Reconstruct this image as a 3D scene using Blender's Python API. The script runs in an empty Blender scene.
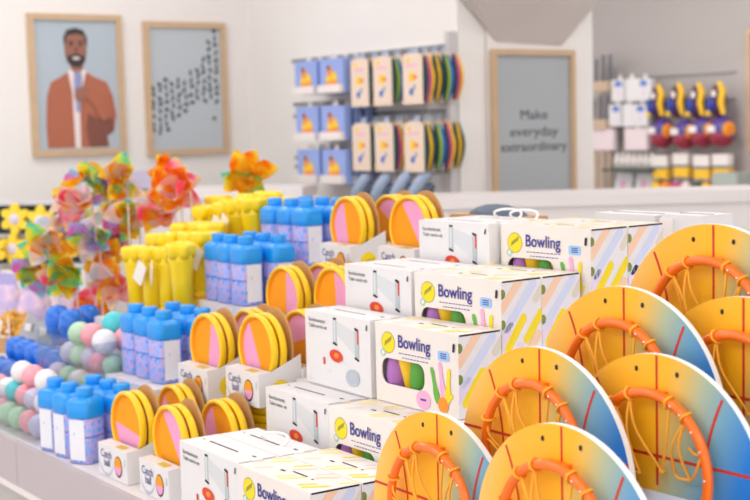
import bpy, bmesh, math, random
from mathutils import Vector, Matrix
from mathutils.geometry import tessellate_polygon
random.seed(7)
PI = math.pi
SC = bpy.context.scene
COL = SC.collection
# ------------------------------------------------------------------ materials
def lin(c):
    c /= 255.0
    return c / 12.92 if c <= 0.04045 else ((c + 0.055) / 1.055) ** 2.4
def rgb(c): return (lin(c[0]), lin(c[1]), lin(c[2]), 1)
def mat(name, c, rough=0.5, var=0.03, scale=9, metal=0, trans=0, coat=0, emit=0, spec=0.5, bump=0):
    m = bpy.data.materials.new(name); m.use_nodes = True
    nt = m.node_tree; b = nt.nodes['Principled BSDF']
    b.inputs['Roughness'].default_value = rough; b.inputs['Metallic'].default_value = metal
    b.inputs['Transmission Weight'].default_value = trans; b.inputs['Coat Weight'].default_value = coat
    b.inputs['Specular IOR Level'].default_value = spec
    tc = nt.nodes.new('ShaderNodeTexCoord'); nz = nt.nodes.new('ShaderNodeTexNoise')
    nz.inputs['Scale'].default_value = scale; nz.inputs['Detail'].default_value = 3
    nt.links.new(tc.outputs['Object'], nz.inputs['Vector'])
    mx = nt.nodes.new('ShaderNodeMix'); mx.data_type = 'RGBA'
    a = rgb(c); mx.inputs[6].default_value = tuple(v * (1 - var) for v in a[:3]) + (1,)
    mx.inputs[7].default_value = tuple(min(1, v * (1 + var)) for v in a[:3]) + (1,)
    nt.links.new(nz.outputs['Fac'], mx.inputs[0]); nt.links.new(mx.outputs[2], b.inputs['Base Color'])
    if bump:
        bp = nt.nodes.new('ShaderNodeBump'); bp.inputs['Strength'].default_value = bump
        nt.links.new(nz.outputs['Fac'], bp.inputs['Height']); nt.links.new(bp.outputs[0], b.inputs['Normal'])
    if emit:
        b.inputs['Emission Color'].default_value = a; b.inputs['Emission Strength'].default_value = emit
    return m
def ramp_mat(name, stops, scale=10, rough=0.15, metal=0.0, transl=0.0, kind='noise', film=0):
    m = bpy.data.materials.new(name); m.use_nodes = True
    nt = m.node_tree; b = nt.nodes['Principled BSDF']
    b.inputs['Roughness'].default_value = rough; b.inputs['Metallic'].default_value = metal
    b.inputs['Coat Weight'].default_value = 0.4 if film else 0
    tc = nt.nodes.new('ShaderNodeTexCoord')
    t = nt.nodes.new('ShaderNodeTexNoise' if kind == 'noise' else 'ShaderNodeTexVoronoi')
    t.inputs['Scale'].default_value = scale
    nt.links.new(tc.outputs['Object'], t.inputs['Vector'])
    cr = nt.nodes.new('ShaderNodeValToRGB'); e = cr.color_ramp.elements
    while len(e) > 1: e.remove(e[0])
    e[0].position = stops[0][0]; e[0].color = rgb(stops[0][1])
    for p, c in stops[1:]:
        q = e.new(p); q.color = rgb(c)
    nt.links.new(t.outputs['Fac' if kind == 'noise' else 'Distance'], cr.inputs[0])
    nt.links.new(cr.outputs[0], b.inputs['Base Color'])
    if film:
        b.inputs['Thin Film Thickness'].default_value = film
        b.inputs['Thin Film IOR'].default_value = 1.5
    if transl:
        tr = nt.nodes.new('ShaderNodeBsdfTranslucent'); nt.links.new(cr.outputs[0], tr.inputs['Color'])
        ms = nt.nodes.new('ShaderNodeMixShader'); ms.inputs[0].default_value = transl
        nt.links.new(b.outputs[0], ms.inputs[1]); nt.links.new(tr.outputs[0], ms.inputs[2])
        nt.links.new(ms.outputs[0], nt.nodes['Material Output'].inputs['Surface'])
    return m
def clear_mat(name, tint=(245, 248, 250), gloss=0.09):
    m = bpy.data.materials.new(name); m.use_nodes = True; nt = m.node_tree
    nt.nodes.remove(nt.nodes['Principled BSDF'])
    tr = nt.nodes.new('ShaderNodeBsdfTransparent'); tr.inputs[0].default_value = rgb(tint)
    gl = nt.nodes.new('ShaderNodeBsdfGlossy'); gl.inputs['Roughness'].default_value = 0.05
    ms = nt.nodes.new('ShaderNodeMixShader'); ms.inputs[0].default_value = gloss
    nt.links.new(tr.outputs[0], ms.inputs[1]); nt.links.new(gl.outputs[0], ms.inputs[2])
    nt.links.new(ms.outputs[0], nt.nodes['Material Output'].inputs['Surface'])
    return m
def board_mat():
    m = bpy.data.materials.new('board_print'); m.use_nodes = True; nt = m.node_tree; b = nt.nodes['Principled BSDF']
    b.inputs['Roughness'].default_value = 0.45
    tc = nt.nodes.new('ShaderNodeTexCoord'); sp = nt.nodes.new('ShaderNodeSeparateXYZ')
    nt.links.new(tc.outputs['Object'], sp.inputs[0])
    def mth(op, a, v):
        n = nt.nodes.new('ShaderNodeMath'); n.operation = op
        for i, q in enumerate((a, v)):
            if isinstance(q, (int, float)): n.inputs[i].default_value = q
            else: nt.links.new(q, n.inputs[i])
        return n.outputs[0]
    t = mth('ADD', mth('MULTIPLY', sp.outputs[0], 2.05), mth('MULTIPLY', sp.outputs[2], -0.75))
    # a step in the print along the centre line
    st = mth('MULTIPLY', mth('GREATER_THAN', sp.outputs[0], 0.0), 0.06)
    t = mth('ADD', mth('ADD', t, st), 0.5)
    cr = nt.nodes.new('ShaderNodeValToRGB'); e = cr.color_ramp.elements
    stops = [(0.0, (255, 196, 104)), (0.12, (255, 184, 50)), (0.34, (255, 188, 20)), (0.46, (255, 188, 36)), (0.54, (226, 190, 96)),
             (0.63, (176, 190, 158)), (0.76, (110, 168, 200)), (0.9, (36, 130, 220)), (1.0, (24, 114, 214))]
    while len(e) > 1: e.remove(e[0])
    e[0].position = 0; e[0].color = rgb(stops[0][1])
    for p, c in stops[1:]: e.new(p).color = rgb(c)
    nt.links.new(t, cr.inputs[0]); nt.links.new(cr.outputs[0], b.inputs['Base Color'])
    return m
M = dict(fascia=mat('fascia_grey_laminate', (192, 181, 186), 0.5, 0.01),
    white=mat('white_laminate', (236, 230, 230), 0.45, 0.01), wall=mat('wall_paint', (240, 236, 233), 0.8, 0.012, 2, bump=0.02),
    wallgrey=mat('grey_wall_paint', (184, 177, 175), 0.8, 0.012, 2, bump=0.02), wedgeshade=mat('shade_wedge_grey', (196, 187, 182), 0.85, 0.01, 2),  # wedge grey is darkened to imitate shade on the pillar
    floor=mat('floor_vinyl', (196, 190, 186), 0.5, 0.05, 3), rackgrey=mat('rack_grey', (206, 202, 202), 0.5, 0.02), metalgrey=mat('grey_metal', (150, 152, 156), 0.4, 0.02, metal=0.3),  # plain grey metal for rails and hooks
    cream=mat('cream_card', (238, 230, 225), 0.55, 0.012, 20), whitecard=mat('white_card', (232, 230, 232), 0.5, 0.01, 20), lilaccard=mat('pale_lilac_card', (236, 231, 235), 0.55, 0.012, 20),
    indigo=mat('indigo_ink', (62, 58, 150), 0.6), yellowink=mat('yellow_ink', (250, 220, 20), 0.55), olive=mat('olive_ink', (126, 140, 52), 0.6), mintink=mat('mint_ink', (160, 205, 190), 0.6),
    skyink=mat('sky_ink', (160, 200, 246), 0.6), peach=mat('peach_ink', (250, 208, 178), 0.6), periwinkle=mat('periwinkle_ink', (214, 220, 246), 0.6), beige=mat('beige_ink', (226, 216, 200), 0.6),
    lilacink=mat('lilac_ink', (232, 216, 240), 0.6), paleyellow=mat('pale_yellow_ink', (252, 232, 140), 0.6), pinkink=mat('pink_ink', (246, 176, 216), 0.6), greenink=mat('green_ink', (104, 180, 62), 0.6),
    orangeink=mat('orange_ink', (250, 150, 40), 0.6), dark=mat('dark_slot', (46, 42, 44), 0.8), redink=mat('red_ink', (226, 66, 44), 0.6), netgrey=mat('net_grey_ink', (216, 219, 222), 0.6),
    postgrey=mat('post_grey_ink', (186, 196, 200), 0.6), greytext=mat('grey_ink', (120, 120, 126), 0.6), palegrey=mat('pale_grey_ink', (226, 226, 230), 0.6), lav=mat('lavender_grey_ink', (184, 190, 208), 0.6),
    brown=mat('brown_card', (196, 150, 96), 0.75, 0.06, 25), string=mat('white_cord', (245, 243, 240), 0.7),
    pinpurple=mat('purple_plastic', (176, 112, 190), 0.4), pinyellow=mat('yellow_plastic', (248, 200, 30), 0.4), pingreen=mat('green_plastic', (80, 160, 50), 0.4), pinorange=mat('orange_plastic', (250, 150, 40), 0.4),
    padyellow=mat('paddle_yellow', (255, 205, 0), 0.35, 0.02, coat=0.2), padorange=mat('fleece_orange', (252, 160, 10), 0.85, 0.04, 60), padpink=mat('fleece_pink', (242, 164, 206), 0.85, 0.04, 60),
    gold=mat('gold_patch', (214, 190, 70), 0.5), rim=mat('hoop_orange', (255, 116, 8), 0.32, 0.02, coat=0.3), cord=mat('net_cord', (255, 176, 50), 0.6, 0.05, 30), redline=mat('red_line_print', (206, 52, 26), 0.5),
    edge=mat('white_board_edge', (250, 248, 248), 0.5), board=board_mat(), cartonblue=mat('pale_blue_card', (214, 224, 246), 0.6), mdf=mat('board_back', (176, 150, 130), 0.8),
    cap=mat('blue_cap', (0, 152, 240), 0.35, 0.02, coat=0.3), capdark=mat('bottle_band', (70, 100, 200), 0.4), bottle=ramp_mat('bottle_print', [(0, (20, 60, 190)), (0.16, (60, 100, 214)), (0.24, (150, 176, 240)), (0.44, (136, 168, 242)), (0.58, (172, 176, 238)), (0.70, (226, 150, 186)), (0.78, (150, 174, 238))], 52, 0.35, kind='v'), bottlelabel=mat('white_label', (236, 236, 244), 0.5, 0.03, 40),
    wandyellow=mat('wand_yellow', (255, 218, 0), 0.35, 0.03, coat=0.2), wandamber=mat('wand_amber', (250, 186, 10), 0.4, 0.03), tag=mat('white_tag', (244, 238, 236), 0.6),
    flowery=mat('felt_yellow', (252, 216, 64), 0.8, 0.05, 40), flowerc=mat('lilac_felt', (214, 206, 228), 0.8, 0.05, 40), traydark=mat('dark_tray', (62, 76, 92), 0.7), traygrey=mat('grey_tray', (206, 206, 212), 0.6),
    bag=ramp_mat('lilac_bag', [(0.3, (176, 168, 216)), (0.5, (206, 184, 220)), (0.65, (240, 206, 220))], 16, 0.35), bagtop=mat('bag_header', (176, 170, 222), 0.5),
    bead=mat('amber_bead', (246, 190, 80), 0.4, 0.1, 20), blue=mat('bright_blue', (14, 116, 226), 0.25, 0.03, coat=0.3), navy=mat('deep_blue', (36, 56, 150), 0.4), silver=mat('silver_card', (176, 178, 184), 0.35, metal=0.2),
    bpink=mat('ball_pink', (252, 168, 180), 0.35), bteal=mat('ball_teal', (80, 206, 214), 0.35), bwhite=mat('ball_white', (244, 238, 240), 0.35), bmint=mat('ball_mint', (186, 222, 190), 0.35), blilac=mat('ball_lilac', (206, 200, 226), 0.35),
    acrylic=clear_mat('clear_acrylic'), wood=mat('light_wood', (206, 176, 142), 0.5, 0.12, 14), posterblue=mat('poster_grey_blue', (180, 192, 202), 0.35, 0.03, 3), postergrey=mat('poster_grey', (190, 198, 204), 0.35, 0.03, 3), panelgrey=mat('panel_grey', (176, 182, 186), 0.35, 0.04, 3),
    jacket=mat('rust_jacket_print', (178, 104, 78), 0.5, 0.08, 6), jacketdark=mat('dark_rust_print', (130, 78, 64), 0.5, 0.1, 6), shirt=mat('shirt_print', (240, 226, 224), 0.5), skin=mat('skin_print', (158, 106, 88), 0.5, 0.05, 8), hair=mat('hair_print', (62, 50, 50), 0.5), mic=mat('mic_print', (148, 154, 196), 0.5), teeth=mat('teeth_print', (240, 230, 226), 0.5),
    ink=mat('dark_ink', (54, 62, 78), 0.5), birdblue=mat('pack_blue', (150, 172, 232), 0.5), birdyellow=mat('pack_yellow', (252, 206, 60), 0.5), birdorange=mat('pack_orange', (240, 150, 70), 0.5), packwhite=mat('pack_white', (238, 230, 226), 0.5), tancard=mat('tan_card', (236, 214, 196), 0.6),
    dgreen=mat('dark_green_bag', (30, 66, 70), 0.5), lime=mat('lime_bag', (170, 206, 60), 0.5), ocean=mat('ocean_ink', (50, 110, 200), 0.5), magenta=mat('magenta_bag', (206, 90, 150), 0.5), slate=mat('slate', (86, 100, 122), 0.5), palebluemetal=mat('pale_blue_pack', (176, 194, 222), 0.4),
    purple=mat('purple_ball', (88, 60, 150), 0.45), maroon=mat('maroon_ball', (150, 36, 60), 0.45), plum=mat('plum_strap', (84, 36, 66), 0.5), yell=mat('strap_yellow', (248, 196, 40), 0.5), stick=mat('grey_stick', (120, 120, 128), 0.5), kraft=mat('kraft_box', (206, 180, 156), 0.7), palepink=mat('pale_pink_pack', (240, 222, 226), 0.6),
    greendark=mat('dark_green_box', (58, 84, 78), 0.6), lilacshelf=mat('lilac_shelf', (206, 198, 220), 0.6), greygreen=mat('grey_green_bin', (170, 178, 172), 0.6), steel=mat('steel', (190, 190, 194), 0.3, metal=0.9))
IR = [ramp_mat('foil_amber', [(0.34, (250, 120, 20)), (0.5, (255, 186, 30)), (0.66, (255, 226, 80))], 22, 0.12, 0.1, 0.45, film=420),
      ramp_mat('foil_orange', [(0.34, (252, 110, 24)), (0.5, (255, 146, 30)), (0.66, (255, 206, 70))], 18, 0.12, 0.1, 0.45, film=380),
      ramp_mat('foil_lime', [(0.34, (252, 232, 60)), (0.5, (176, 236, 110)), (0.66, (80, 212, 206))], 20, 0.12, 0.1, 0.45, film=520),
      ramp_mat('foil_violet', [(0.34, (222, 110, 196)), (0.5, (190, 160, 240)), (0.66, (130, 216, 226))], 20, 0.12, 0.1, 0.45, film=600),
      ramp_mat('foil_rose', [(0.34, (252, 90, 120)), (0.5, (250, 176, 200)), (0.66, (254, 226, 140))], 20, 0.12, 0.1, 0.45, film=460),
      ramp_mat('foil_pearl', [(0.34, (206, 222, 236)), (0.5, (250, 226, 240)), (0.66, (252, 236, 180))], 20, 0.12, 0.1, 0.45, film=350)]
for i, k in enumerate(IR): M['ir%d' % i] = k
# ------------------------------------------------------------------ mesh builder
class MB:
    def __init__(s): s.v = []; s.f = []; s.mi = []; s.sm = []; s.mats = []
    def m(s, k):
        if k not in s.mats: s.mats.append(k)
        return s.mats.index(k)
    def add(s, vs, fs, k, smooth=False):
        o = len(s.v); s.v += [tuple(v) for v in vs]; i = s.m(k)
        for f in fs: s.f.append([o + q for q in f]); s.mi.append(i); s.sm.append(smooth)
        return s
    def box(s, c, d, k, rz=0, rx=0, ry=0):
        x, y, z = (q / 2 for q in d)
        vs = [Vector((i * x, j * y, h * z)) for h in (-1, 1) for j in (-1, 1) for i in (-1, 1)]
        R = Matrix.Rotation(rz, 3, 'Z') @ Matrix.Rotation(ry, 3, 'Y') @ Matrix.Rotation(rx, 3, 'X')
        vs = [R @ v + Vector(c) for v in vs]
        return s.add(vs, [(0, 2, 3, 1), (4, 5, 7, 6), (0, 1, 5, 4), (2, 6, 7, 3), (0, 4, 6, 2), (1, 3, 7, 5)], k)
    def poly(s, pts, k): return s.add(pts, [list(range(len(pts)))], k)
    def prism(s, p2, fn, t0, t1, k, kside=None, kback=None, smooth=False):
        n = len(p2); a = [fn(x, y, t0) for x, y in p2]; b = [fn(x, y, t1) for x, y in p2]
        s.add(a, [list(range(n))], k); s.add(b, [list(range(n))[::-1]], kback or k)
        return s.add(a + b, [(i, n + i, n + (i + 1) % n, (i + 1) % n) for i in range(n)], kside or k, smooth)
    def tube(s, pts, r, k, n=8, closed=False, cap=True):
        pts = [Vector(p) for p in pts]; N = len(pts); rings = []; prev = None
        for i, p in enumerate(pts):
            if closed: d = pts[(i + 1) % N] - pts[i - 1]
            else: d = pts[min(i + 1, N - 1)] - pts[max(i - 1, 0)]
            d.normalize()
            if prev is None:
                u = d.orthogonal().normalized()
            else:
                u = (prev - d * prev.dot(d)).normalized()
            prev = u; w = d.cross(u); rr = r[i] if isinstance(r, (list, tuple)) else r
            rings += [p + (u * math.cos(2 * PI * j / n) + w * math.sin(2 * PI * j / n)) * rr for j in range(n)]
        fs = []
        for i in range(N if closed else N - 1):
            a, b = i * n, ((i + 1) % N) * n
            fs += [(a + j, a + (j + 1) % n, b + (j + 1) % n, b + j) for j in range(n)]
        s.add(rings, fs, k, True)
        if not closed and cap:
            s.add(rings[:n], [list(range(n))[::-1]], k); s.add(rings[-n:], [list(range(n))], k)
        return s
    def lathe(s, prof, k, n=20, c=(0, 0, 0), X=(1, 0, 0), Y=(0, 1, 0), Z=(0, 0, 1), shape=None, smooth=True):
        c, X, Y, Z = map(Vector, (c, X, Y, Z)); vs = []
        for r, z in prof:
            for j in range(n):
                th = 2 * PI * j / n; q = shape(th) if shape else 1
                vs.append(c + (X * math.cos(th) + Y * math.sin(th)) * r * q + Z * z)
        fs = [(i * n + j, i * n + (j + 1) % n, (i + 1) * n + (j + 1) % n, (i + 1) * n + j) for i in range(len(prof) - 1) for j in range(n)]
        fs.append(list(range(n))[::-1]); fs.append([(len(prof) - 1) * n + j for j in range(n)])
        return s.add(vs, fs, k, smooth)
    def ball(s, c, r, k, n=16):
        R = r if isinstance(r, (tuple, list)) else (r, r, r); vs = [(c[0], c[1], c[2] - R[2])]; h = n // 2
        for i in range(1, h):
            a = PI * i / h
            for j in range(n): vs.append((c[0] + R[0] * math.sin(a) * math.cos(2 * PI * j / n), c[1] + R[1] * math.sin(a) * math.sin(2 * PI * j / n), c[2] - R[2] * math.cos(a)))
        vs.append((c[0], c[1], c[2] + R[2])); T = len(vs) - 1
        fs = [(0, 1 + (j + 1) % n, 1 + j) for j in range(n)]
        for i in range(h - 2):
            fs += [(1 + i * n + j, 1 + i * n + (j + 1) % n, 1 + (i + 1) * n + (j + 1) % n, 1 + (i + 1) * n + j) for j in range(n)]
        fs += [(1 + (h - 2) * n + j, 1 + (h - 2) * n + (j + 1) % n, T) for j in range(n)]
        return s.add(vs, fs, k, True)
    def hole_panel(s, outer, hole, fn, k):
        t = tessellate_polygon([[Vector((x, y, 0)) for x, y in outer], [Vector((x, y, 0)) for x, y in hole]])
        p = [fn(x, y) for x, y in outer + hole]
        return s.add(p, [list(f) for f in t], k)
    def text(s, body, cx, cy, size, fn, k, bold=0.0, align='CENTER', xs=1.0):
        vs, fs = text_mesh(body, 0, align); lay = 0
        for q in ((0,) if not bold else (-1, -.5, 0, .5, 1)):
            for e in ((0,) if not bold else (-.6, .6)):
                P = [fn(cx + (x + q * bold) * size * xs, cy + (y + e * bold) * size) for x, y in vs]
                s.add([(a, b - lay * 4e-5, c) for a, b, c in P], fs, k); lay += 1
        return s
    def build(s, name, parent=None, loc=(0, 0, 0), label=None):
        me = bpy.data.meshes.new(name); me.from_pydata(s.v, [], s.f)
        for k in s.mats: me.materials.append(M[k])
        me.polygons.foreach_set('material_index', s.mi); me.polygons.foreach_set('use_smooth', s.sm); me.update()
        o = bpy.data.objects.new(name, me); COL.objects.link(o); o.location = loc
        if parent: o.parent = parent
        if label: o['label'] = label
        return o
_tc = {}
def text_mesh(body, bold, align):
    if (body, bold, align) in _tc: return _tc[(body, bold, align)]
    cu = bpy.data.curves.new('lettering', 'FONT'); cu.body = body; cu.size = 1; cu.offset = bold; cu.align_x = align; cu.resolution_u = 3
    o = bpy.data.objects.new('lettering', cu); COL.objects.link(o); bpy.context.view_layer.update()
    me = bpy.data.meshes.new_from_object(o.evaluated_get(bpy.context.evaluated_depsgraph_get()))
    r = ([(v.co.x, v.co.y) for v in me.vertices], [list(p.vertices) for p in me.polygons])
    bpy.data.objects.remove(o); bpy.data.meshes.remove(me); bpy.data.curves.remove(cu)
    _tc[(body, bold, align)] = r
    return r
def ell(cx, cy, rx, ry, n=24, a0=0, rot=0, wob=0, k=12):
    o = []
    for j in range(n):
        t = a0 + 2 * PI * j / n; q = 1 + wob * math.cos(k * t); x = rx * q * math.cos(t); y = ry * q * math.sin(t)
        o.append((cx + x * math.cos(rot) - y * math.sin(rot), cy + x * math.sin(rot) + y * math.cos(rot)))
    return o
def rrect(x0, y0, x1, y1, r, n=6):
    o = []
    for cx, cy, a in ((x1 - r, y1 - r, 0), (x0 + r, y1 - r, PI / 2), (x0 + r, y0 + r, PI), (x1 - r, y0 + r, 1.5 * PI)):
        for j in range(n + 1): t = a + PI / 2 * j / n; o.append((cx + r * math.cos(t), cy + r * math.sin(t)))
    return o
def capsule2(x0, y0, x1, y1, r, n=6):
    a = math.atan2(y1 - y0, x1 - x0); o = []
    for (cx, cy), b in (((x1, y1), a - PI / 2), ((x0, y0), a + PI / 2)):
        for j in range(n + 1): t = b + PI * j / n; o.append((cx + r * math.cos(t), cy + r * math.sin(t)))
    return o
def clip(pts, x0, y0, x1, y1):
    def cut(p, ins, inter):
        o = []
        for i in range(len(p)):
            a, b = p[i - 1], p[i]
            if ins(b):
                if not ins(a): o.append(inter(a, b))
                o.append(b)
            elif ins(a): o.append(inter(a, b))
        return o
    for ax, lim, sg in ((0, x0, 1), (0, x1, -1), (1, y0, 1), (1, y1, -1)):
        def inter(a, b, ax=ax, lim=lim):
            t = (lim - a[ax]) / (b[ax] - a[ax]); return tuple(a[q] + t * (b[q] - a[q]) for q in (0, 1))
        pts = cut(pts, lambda p, ax=ax, lim=lim, sg=sg: (p[ax] - lim) * sg >= 0, inter) if pts else pts
    return pts
def tag(o, label, cat, group=None, kind=None):
    o['label'] = label; o['category'] = cat
    if group: o['group'] = group
    if kind: o['kind'] = kind
    return o
def thing(name, label, cat, loc=(0, 0, 0), rz=0, group=None):
    o = bpy.data.objects.new(name, None); COL.objects.link(o); o.empty_display_size = 0.05
    o.location = loc; o.rotation_euler = (0, 0, rz)
    return tag(o, label, cat, group)
def dup(src, loc, rz=None, label=None, group=None, rot=None):
    c = src.copy(); COL.objects.link(c); c.location = loc
    if rz is not None: c.rotation_euler = (0, 0, rz)
    if rot is not None: c.rotation_euler = rot
    if label: c['label'] = label
    if group: c['group'] = group
    def rec(s, d):
        for ch in list(s.children):
            q = ch.copy(); COL.objects.link(q); q.parent = d; rec(ch, q)
    rec(src, c)
    return c
def struct(o): o['kind'] = 'structure'; return o
H = 1.62   # camera height
# ------------------------------------------------------------------ the room
struct(MB().box((-4, 3, -0.05), (22, 22, 0.1), 'floor').build('floor'))
struct(MB().box((-8.84, 0.5, 1.9), (0.2, 8.92, 3.8), 'wall').build('wall_left'))
struct(MB().box((-7.6, 5.06, 1.9), (2.6, 0.2, 3.8), 'wall').build('wall_rack'))
struct(MB().box((-6.4, 5.588, 1.9), (0.22, 0.84, 3.8), 'wall').build('wall_pillar'))
struct(MB().box((-5, 9.1, 1.9), (14, 0.2, 3.8), 'wallgrey').build('wall_far'))
struct(MB().box((-4, 3, 3.85), (22, 22, 0.1), 'wall').build('ceiling'))
# added leaning wedge, invented to stand for a patch of shade on the pillar
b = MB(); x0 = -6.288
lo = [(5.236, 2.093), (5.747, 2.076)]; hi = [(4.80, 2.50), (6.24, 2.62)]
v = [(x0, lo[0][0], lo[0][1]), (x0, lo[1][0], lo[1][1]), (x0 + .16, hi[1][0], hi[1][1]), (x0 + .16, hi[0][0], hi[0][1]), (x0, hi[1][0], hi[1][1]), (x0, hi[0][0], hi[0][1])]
b.add(v, [(0, 1, 2, 3), (1, 4, 2), (0, 3, 5), (3, 2, 4, 5), (0, 5, 4, 1)], 'wedgeshade')
struct(b.build('shade_wedge_1'))
# posters -------------------------------------------------------------
def poster(name, label, w, h, fr, loc, base, draw, cat='poster'):
    t = thing(name, label, cat, loc, PI / 2)
    f = MB(); d = 0.035
    for c, s in (((-w / 2 + fr / 2, -d / 2, h / 2), (fr, d, h)), ((w / 2 - fr / 2, -d / 2, h / 2), (fr, d, h)), ((0, -d / 2, fr / 2), (w - 2 * fr, d, fr)), ((0, -d / 2, h - fr / 2), (w - 2 * fr, d, fr))): f.box(c, s, 'wood')
    f.build('frame', t)
    p = MB(); p.box((0, -0.008, h / 2), (w - 2 * fr, 0.012, h - 2 * fr), base)
    draw(p, w, h); p.build('print', t)
    return t
def man(p, w, h):
    L = [0]
    def g(pts, k):
        L[0] += 1; p.poly([((u - .5) * w, -0.0146 - .0006 * L[0], v * h) for u, v in pts], k)
    # suit jacket, seen from the front
    g([(.16, .055), (.15, .20), (.17, .42), (.22, .52), (.34, .565), (.42, .60), (.58, .60), (.68, .56), (.82, .52), (.88, .42), (.91, .28), (.88, .18), (.80, .13), (.82, .055)], 'jacket')
    g([(.60, .30), (.70, .26), (.86, .28), (.88, .17), (.80, .13), (.82, .055), (.60, .055), (.57, .20)], 'jacketdark')
    g([(.40, .60), (.44, .45), (.45, .055), (.51, .055), (.515, .40), (.60, .60), (.55, .615), (.44, .615)], 'shirt')
    g([(.43, .62), (.44, .68), (.56, .68), (.57, .62), (.50, .56)], 'skin')
    g(ell(.495, .755, .118, .128, 28), 'skin')
    g([(.375, .77), (.37, .84), (.41, .89), (.50, .905), (.58, .89), (.62, .84), (.62, .77), (.60, .80), (.585, .85), (.50, .862), (.41, .85), (.39, .80)], 'hair')
    g([(.385, .73), (.40, .665), (.45, .632), (.50, .625), (.55, .632), (.59, .665), (.605, .73), (.58, .70), (.55, .715), (.50, .722), (.44, .715), (.41, .70)], 'hair')
    g(ell(.497, .690, .040, .010, 16), 'teeth')
    for s in (-1, 1):
        g(ell(.497 + s * .05, .785, .022, .008, 12), 'hair'); g(ell(.497 + s * .05, .805, .032, .006, 12), 'hair')
    g(ell(.497, .745, .018, .024, 12), 'jacketdark')
    g(capsule2(.50, .42, .505, .56, .042), 'mic'); g(capsule2(.495, .33, .50, .42, .022), 'mic')
    g(ell(.535, .435, .075, .052, 20, rot=.3), 'skin')
    for q in range(4): g(capsule2(.475, .465 - q * .02, .535, .47 - q * .02, .011), 'skin')
    g([(.56, .42), (.66, .36), (.74, .24), (.86, .27), (.84, .36), (.72, .42), (.60, .47)], 'jacket')
poster('poster', 'wood framed photo poster of a person in a rust jacket holding a microphone', 0.66, 0.935, 0.04, (-8.738, 3.642, 1.475), 'posterblue', man)
def pills(p, w, h):
    random.seed(3)
    for i in range(11):
        for j in range(16):
            u = .09 + i * .078 + random.uniform(-.012, .012); v = .14 + j * .053 + random.uniform(-.01, .01) + (i % 2) * .026
            mid = .34 + .38 * max(0, u - .15) + .2 * max(0, u - .62); hw = .17 + .04 * math.sin(9 * u) + .14 * max(0, u - .7) * 3
            if abs(v - mid) < hw and .06 < u < .94 and v < .95:
                a = random.uniform(0, PI)
                p.poly([((x - .5) * w, -0.0146, y * h) for x, y in capsule2(u - .014 * math.cos(a), v - .010 * math.sin(a), u + .014 * math.cos(a), v + .010 * math.sin(a), .0145)], 'ink')
    p.poly([((x - .5) * w, -0.0146, y * h) for x, y in ell(.83, .27, .022, .016)], 'ink')
poster('poster', 'wood framed grey poster with a drifting cloud of small dark dashes', 0.635, 0.92, 0.04, (-8.738, 4.45, 1.455), 'postergrey', pills)
def words(p, w, h):
    fn = lambda x, y: (x, -0.0146, y)
    for tx, z, xs in (('Make', .640, 1.25), ('everyday', .553, 1.3), ('extraordinary', .475, 1.3)):
        p.text(tx, 0.0, z * h, 0.082, fn, 'ink', 0.004, xs=xs * (1.0 if tx != 'extraordinary' else .88))
poster('poster', 'tall wood framed grey panel reading Make everyday extraordinary', 0.65, 1.145, 0.033, (-6.288, 5.506, 0.905), 'panelgrey', words)
poster('poster', 'edge of a wood framed poster at the far right of the grey wall', 0.60, 0.99, 0.04, (-7.30, 8.998, 1.34), 'postergrey', lambda p, w, h: None).rotation_euler = (0, 0, 0)
# wall rack with hanging packs -------------------------------------------
r = thing('wall_rack', 'grey slatted hanging rack on the wall behind the display', 'rack', (-6.9, 4.96, 0))
b = MB(); b.box((-0.27, -0.02, 1.22), (1.7, 0.03, 1.72), 'wall'); b.build('back_panel', r)
for z in (2.07, 1.78, 1.70, 1.42, 1.36): MB().box((-0.30, -0.045, z), (1.7, 0.02, 0.025), 'metalgrey').build('rail', r)
MB().box((0.585, -0.04, 1.08), (0.035, 0.06, 2.14), 'rackgrey').build('side_post', r)
def bird_pack():
    t = thing('bath_toy_pack', '', 'toy pack', group='blue toy packs on the wall rack')
    b = MB(); w, h = .26, .21
    b.box((0, 0.0, h / 2), (w, .05, h), 'birdblue')
    f = lambda L: (lambda u, v: ((u - .5) * w, -.0255 - .0004 * L, v * h))
    P = lambda pts, k, L: b.poly([f(L)(u, v) for u, v in pts], k)
    P([(0, 0), (1, 0), (1, .18), (0, .24)], 'packwhite', 1)
    P(ell(.5, .40, .26, .17, 20), 'birdyellow', 2); P(ell(.42, .64, .12, .15, 18), 'birdorange', 3); P(ell(.38, .74, .07, .08, 14), 'jacketdark', 4)
    P([(.25, .22), (.8, .26), (.72, .38), (.3, .34)], 'birdorange', 5); P(ell(.62, .5, .1, .12), 'birdyellow', 5)
    b.box((0, -.035, .025), (w * .96, .03, .05), 'packwhite'); b.build('card', t)
    s = MB(); s.box((0, 0, h + .015), (.05, .004, .03), 'packwhite'); s.tube([(0, .03, h + .02), (0, -.02, h + .02)], .003, 'metalgrey'); s.build('hang_tab', t)
    return t
src = bird_pack(); first = True
rows = ['top', 'middle', 'bottom']
for rI, z in enumerate((1.832, 1.541, 1.272)):
    for c, x in enumerate((-7.49, -7.19)):
        for d in range(3):
            lb = ('front' if d == 0 else ('middle' if d == 1 else 'rear')) + ' blue toy pack, ' + ('left' if c == 0 else 'right') + ' stack of the ' + rows[rI] + ' row on the wall rack'
            p = (x, 4.69 + d * .081, z)
            if first: src.location = p; src['label'] = lb; first = False
            else: dup(src, p, 0, lb)
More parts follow.
